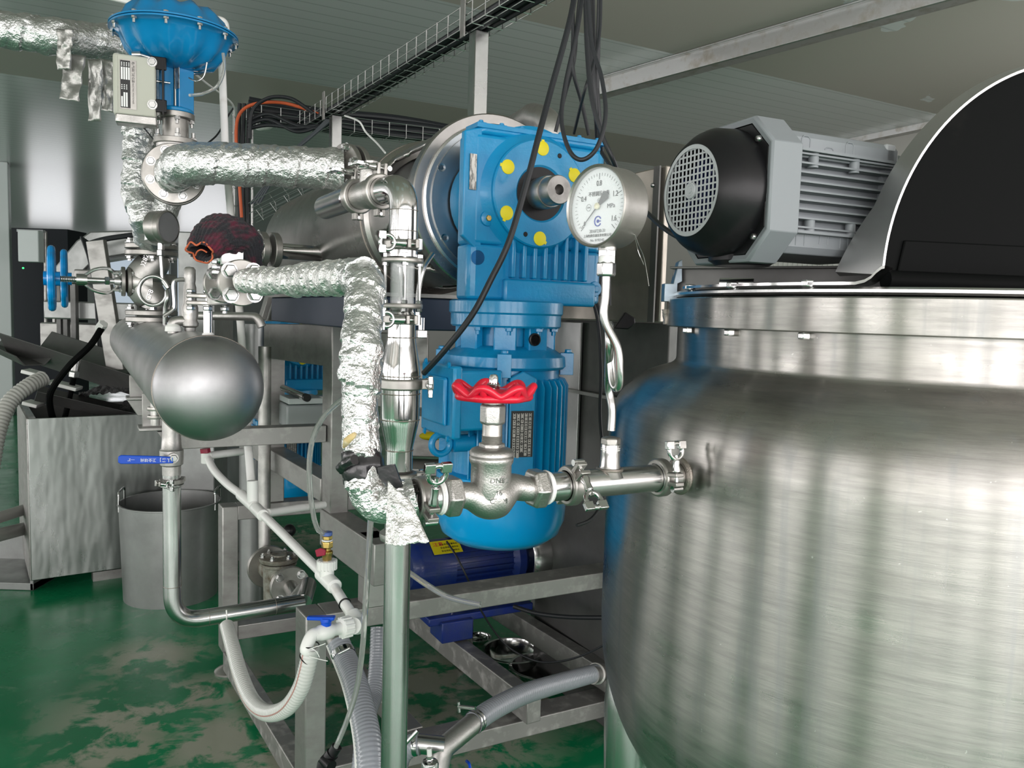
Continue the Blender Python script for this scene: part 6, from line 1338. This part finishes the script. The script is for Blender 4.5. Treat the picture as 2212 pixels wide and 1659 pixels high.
T_ = thing('ceiling_lamp', 'round white bulkhead lamp on the ceiling beside the vertical tray', 'lamp', PZ(565, 262, CEIL-.15)); q = PZ(565, 240, CEIL); obj('base', MB().lathe([(.15, -.04), (.15, 0)], V((q.x, q.y, CEIL)), Z, 32), m_white, T_); obj('dome', MB().lathe([(.14*math.cos(a), -.04-.13*math.sin(a)) for a in [PI/2*i/10 for i in range(11)]], V((q.x, q.y, CEIL)), Z, 40, caps=False), m_white, T_, ang=70)
# pipe stub with flange on the drum's left end
T_ = thing('drum_nozzle', 'flanged steel nozzle with white gaskets entering the left end of the drum', 'nozzle', P(590, 545, 2.6))
nd_ = (P(640, 545, 2.75)-P(560, 540, 2.45)); nd_.z = 0; nd_ = V((.80, .6, 0)); q = P(578, 540, 2.6)
for k in (-.02, .02): disc(T_, q+nd_*k, nd_, px(38, 2.6), .022)
obj('stub', MB().cyl(q+nd_*.02, q+nd_*.22, px(17, 2.6)), s_pol, T_); obj('inner_pipe', MB().cyl(q-nd_*.12, q, px(24, 2.6)), s_cast, T_); bolts(T_, q+nd_*.0-nd_*.032, -nd_, px(30, 2.6), 6, .014, .012, .3, stud=.01)
# seen through the frame: pneumatic cylinder on a grey casing
T_ = thing('air_cylinder', 'small chrome air cylinder on a grey casing behind the frame posts', 'air cylinder', P(645, 900, 3.1))
obj('casing', MB().box(P(655, 895, 3.15), .16, .14, .09, (B, A, Z)), m_greyp, T_, bevel=.008); obj('rail_plate', MB().box(P(650, 862, 3.12), .13, .16, .022, (B, A, Z)), m_box, T_, bevel=.002); a_, b_2 = P(660, 858, 3.0), P(612, 838, 3.2); obj('barrel', MB().cyl(a_, b_2, px(8, 3.0)), s_pol, T_); obj('end_cap', MB().cyl(a_, a_-(b_2-a_).normalized()*.02, px(8.6, 3)), m_blk, T_)
# grey machine bed seen between foil pipe and motor
T_ = thing('rear_machine_bed', 'dark grey machine bed with a box rail behind the big blue motor', 'machine bed', V((P(930, 900, 4.2).x, 4.2, 0)))
for (x0, y0, x1, y1, d, mt) in ((880, 890, 1010, 980, 4.0, s_frame), (880, 1000, 1010, 1020, 3.8, s_frame), (880, 780, 930, 880, 4.4, s_grey), (955, 860, 1010, 1100, 4.3, s_grey)):
    a_, b_2 = P(x0, y0, d), P(x1, y1, d); obj('panel', MB().box((a_+b_2)/2, b_2.x-a_.x, .25, a_.z-b_2.z), mt, T_, bevel=.004)
cable('orange strap hanging behind the bulged pipe section', PP((945, 872, 3.7), (943, 900, 3.7), (938, 930, 3.7)), .008, m_orange, 'orange_strap', 'strap')
obj('yellow_bag', MB().sph(P(932, 942, 3.75), .045, 20, (1.3, 1, .45)), m_yel, label='yellow cloth lump on the machine bed behind the bulged pipe', cat='cloth')
T_ = thing('under_drum_hopper', 'folded stainless hopper below the drum, behind the foil pipe', 'hopper', P(780, 760, 3.4)); a_, b_2 = P(745, 720, 3.2), P(905, 900, 3.2)
obj('panel', MB().box((a_+b_2)/2+V((0, .3, 0)), b_2.x-a_.x, .04, a_.z-b_2.z), s_frame, T_, bevel=.004)
# ================================================================ left: bin, pot, troughs
g0 = PZ(68, 1285, 0); bd = V((-.565, .825, 0)).normalized(); bf = V((bd.y, -bd.x, 0)); hB = .885; WB, DB = 1.15, .85
s_bin = steel('streaky_bin_steel', .34, .24, (.96, 1, .97), col2=(.24, .26, .245), cs=5, cst=(1, 1, .22), cpos=(.35, .7), rv=.15, bump=.5, bs=5, bst=(1, 1, .3), bd=.02)
BN = thing('steel_bin', 'big square stainless bin on the green floor at the far left', 'bin', V((g0.x, g0.y, 0))+bf*WB/2+bd*DB/2)
g0 = V((g0.x, g0.y, 0)); zb0 = .05
obj('front_panel', MB().box(g0+bf*WB/2+Z*(zb0+hB)/2+Z*zb0/2, WB, .012, hB-zb0, (bf, bd, Z)), s_bin, BN, bevel=.003)
obj('left_panel', MB().box(g0+bd*DB/2+Z*(zb0+hB)/2+Z*zb0/2, .012, DB, hB-zb0, (bf, bd, Z)), s_frame, BN, bevel=.003)
obj('right_panel', MB().box(g0+bf*WB+bd*DB/2+Z*(zb0+hB)/2, .012, DB, hB-zb0, (bf, bd, Z)), s_dark, BN); obj('back_panel', MB().box(g0+bf*WB/2+bd*DB+Z*(zb0+hB)/2, WB, .012, hB-zb0, (bf, bd, Z)), s_dark, BN)
obj('floor_panel', MB().box(g0+bf*WB/2+bd*DB/2+Z*.3, WB, DB, .01, (bf, bd, Z)), s_dark, BN)
obj('skid', MB().box(g0+bf*(WB*.6)+bd*.1+Z*.025, .8, .06, .05, (bf, bd, Z)), s_frame, BN)
obj('top_lip', MB().box(g0+bd*DB/2+Z*hB-bf*-.02, .05, DB, .012, (bf, bd, Z)), s_pipe, BN)
# pot
pq = V((PZ(370, 1318, 0).x, PZ(370, 1318, 0).y, 0))*1.0; pq = pq*(1+.245/pq.length); PT = thing('steel_pot', 'tall open steel pot with wire handles on the green floor beside the bin', 'pot', pq)
rp_ = .243; hp = P(370, 1110, pq.y-rp_).z
obj('wall', MB().lathe([(rp_*.93, .0), (rp_, hp), (rp_+.006, hp+.003), (rp_+.006, hp+.008), (rp_-.004, hp+.008), (rp_-.004, hp), (rp_*.92, .01), (.001, .01)], pq, Z, 80), s_grey, PT)
for a in (195, 10):
    d = V((math.cos(math.radians(a)), math.sin(math.radians(a)), 0)); tq_ = V((-d.y, d.x, 0)); c = pq+d*(rp_-.012); obj('handle', MB().tube(fillet([c+tq_*.07+Z*(hp-.03), c+tq_*.07+Z*(hp+.07), c-tq_*.07+Z*(hp+.07), c-tq_*.07+Z*(hp-.03)], .02), .005, 10), s_pol, PT)
# troughs and heap above the bin
def trough(label, p, q, w, h, mat=s_dark):
    d = (q-p).normalized(); s = d.cross(Z).normalized(); u = s.cross(d); mb = MB(); t = .006
    mb.prism([(-w/2, h), (-w/4, 0), (w/4, 0), (w/2, h), (w/2-t*2, h), (w/4-t, t), (-w/4+t, t), (-w/2+t*2, h)], p, s, u, d, (q-p).length)
    return obj('chute', mb, mat, label=label, cat='chute', bevel=.002)
trough('long dark folded steel chute leaning over the back of the bin', P(48, 765, 4.9), P(340, 860, 4.7), .42, .14)
trough('short dark steel chute poking left from the long chute', P(-25, 745, 5.0), P(75, 790, 4.6), .22, .06)
trough('lower dark steel chute resting on the bin edge', P(75, 862, 4.35), P(300, 912, 4.6), .34, .06)
mb = MB(); n = 26; vs = []
for i in range(n):
    for j in range(n):
        u_, v_ = i/(n-1), j/(n-1); q = P(170+110*u_, 852-50*u_+ (1-v_)*2, 4.55+.35*v_); q += Z*(.02*noise.noise(V((u_*9, v_*9, 0)))-.22*abs(v_-.5)*u_+.012*noise.noise(V((u_*40, v_*40, 3)))); vs.append(q)
mb.add(vs, [(i*n+j, i*n+j+1, (i+1)*n+j+1, (i+1)*n+j) for i in range(n-1) for j in range(n-1)]); vs2 = [V((v.x, v.y, v.z-.16)) for v in vs]; mb.add(vs2, [(i*n+j, i*n+j+1, (i+1)*n+j+1, (i+1)*n+j) for i in range(n-1) for j in range(n-1)])
obj('bristle_heap', mb, m_knit, label='dark speckled bristle mat heaped behind the bin', cat='mat', ang=80)
cable('thick black hose with a white end nut leaning across the bin', PP((222, 704, 4.3), (196, 745, 4.2), (150, 790, 4.15), (112, 842, 4.15), (108, 880, 4.2), (122, 925, 4.3)), px(7, 4.2), m_rub, 'black_hose', 'hose')
cable('black hose standing upright out of the bin', PP((166, 772, 4.5), (160, 810, 4.45), (152, 850, 4.4), (135, 925, 4.4)), px(6, 4.4), m_rub, 'black_hose', 'hose')
obj('hose_nut', MB().hex(P(214, 712, 4.3), P(224, 698, 4.28), .026), m_white, label='white end nut on the leaning black hose', cat='nut')
T_ = thing('hose_coupling', 'steel hose coupling on the upright black hose', 'coupling', P(160, 810, 4.45)); obj('sleeve', MB().cyl(P(166, 775, 4.42), P(160, 812, 4.4), px(8, 4.4)), s_pipe, T_); obj('ring', MB().hex(P(161, 802, 4.38), P(159, 815, 4.38), px(11, 4.4)), s_bolt, T_)
spiral_hose('pale grey corrugated hose curving in from the left edge', PP((92, 818, 4.3), (60, 835, 4.2), (20, 870, 4.1), (-5, 930, 4.0), (-20, 1010, 3.9)), px(15, 4.2), m_hoseg, .02, .006)
for x, y, w_, lb in ((72, 805, 34, 'white plastic scrap behind the chute'), (140, 832, 60, 'flat white plastic box lid on the lower chute'), (72, 872, 30, 'crumpled white scrap inside the bin')):
    mb = MB(); q = P(x, y, 4.4); mb.box(q, px(w_, 4.4), .12, .02, (V((.9, .2, -.25)).normalized(), V((-.2, .97, 0)).normalized(), V((.25, .05, .96)).normalized())); obj('plastic_scrap', mb, m_white, label=lb, cat='scrap', bevel=.004)
# far-left things
for (pts, r, lb) in ((((-40, 1130, 4.0), (55, 1100, 4.4)), .03, 'upper grey pipe lying left of the bin'), (((-40, 1165, 3.9), (60, 1140, 4.4)), .035, 'lower thick grey pipe lying left of the bin')): pipe(lb, PP(*pts), r, m_hoseg, nm='grey_pipe')
a_ = PZ(-10, 1262, 0); T_ = thing('open_steel_tray', 'open folded steel tray on the floor at the left edge', 'tray', a_); mb = MB()
for (o_, sx_, sy_, sz_) in (((0, 0, .02), .5, .4, .04), ((.24, 0, .09), .02, .4, .18), ((0, .2, .09), .5, .02, .18)): mb.box(a_+V(o_)+V((-.0, .12, 0)), sx_, sy_, sz_)
obj('body', mb, s_grey, T_, bevel=.004)
T_ = thing('wall_box', 'white electrical box hanging in the dark doorway at the far left', 'electrical box', P(67, 562, 9.8)); obj('case', MB().box(P(67, 532, 9.8), .25, .12, .38), m_box, T_, bevel=.01); obj('rail', MB().box(P(67, 499, 9.85), .32, .05, .03), m_greyp, T_); obj('conduit', MB().cyl(P(98, 500, 9.9), P(100, 760, 9.9), .02), s_frame, T_)
obj('status_light', MB().sph(P(50, 579, 9.8), .012, 10), M('green_indicator', (.05, .8, .2), 0, .4, emit=2), T_, label='small green indicator light')
# conveyor behind the handwheels
CVY = thing('conveyor', 'inclined stainless conveyor with cables behind the blue handwheels', 'conveyor', V((P(200, 700, 6).x, 6, 0)))
mb = MB(); pf = [(108, 590), (165, 520), (195, 500), (300, 497), (300, 545), (205, 560), (165, 600), (120, 610)]
a_ = [P(x, y, 5.6) for x, y in pf]; b_2 = [p+V((-.25, .6, 0)) for p in a_]; n = len(pf); mb.add(a_+b_2, [tuple(range(n)), tuple(range(2*n-1, n-1, -1))]+[(i, (i+1) % n, n+(i+1) % n, n+i) for i in range(n)]); obj('guard', mb, s_grey, CVY, bevel=.01)
for i, (x0, y0, x1, y1, d, w_, mt) in enumerate(((208, 520, 252, 800, 4.6, .10, s_frame), (128, 600, 132, 790, 5.4, .03, s_dark), (142, 600, 146, 790, 5.4, .03, s_dark), (160, 600, 163, 770, 5.3, .035, s_dark), (120, 600, 118, 790, 6, .02, s_frame))):
    obj('leg', MB().beam(P(x0, y0, d), P(x1, y1, d), w_, .04, top=False), mt, CVY, bevel=.003)
obj('bed', MB().box(P(235, 672, 5.6), .62, .5, .12), s_grey, CVY, bevel=.01); obj('side_panel', MB().box(P(215, 740, 5.9), .7, .3, .28), s_frame, CVY, bevel=.01)
obj('lower_side', MB().box(P(275, 600, 5.8), .5, .5, .08), s_frame, CVY, bevel=.01)
for k in range(4): cable(('leftmost', 'second', 'third', 'rightmost')[k]+' of four black cables clipped along the conveyor guard', PP((176+k*4, 512+k*3, 5.5), (192+k*5, 560, 5.4), (206+k*5, 640, 5.3), (214+k*4, 760, 5.2)), .010, nm='conveyor_cable', group='cables on the conveyor', sm=6)
cable('black cable lying over the top of the conveyor guard', PP((188, 528, 5.45), (230, 516, 5.45), (300, 506, 5.45)), .018)
T_ = thing('side_cabinet', 'flat stainless cabinet behind the small steel gauge', 'cabinet', V((P(415, 600, 4.4).x, 4.4, 0))); a_, b_2 = P(392, 502, 4.4), P(470, 720, 4.4); obj('body', MB().box(V(((a_.x+b_2.x)/2, 4.5, a_.z/2)), b_2.x-a_.x, .3, a_.z), s_grey, T_, bevel=.006)
T_ = thing('round_steel_drum', 'grey steel column standing behind the foil pipe flange', 'column', V((P(520, 700, 3.9).x, 3.9, 0))); obj('body', MB().cyl(V((P(545, 700, 3.9).x, 3.9, 0)), V((P(545, 700, 3.9).x, 3.9, 1.42)), .06), s_grey, T_)
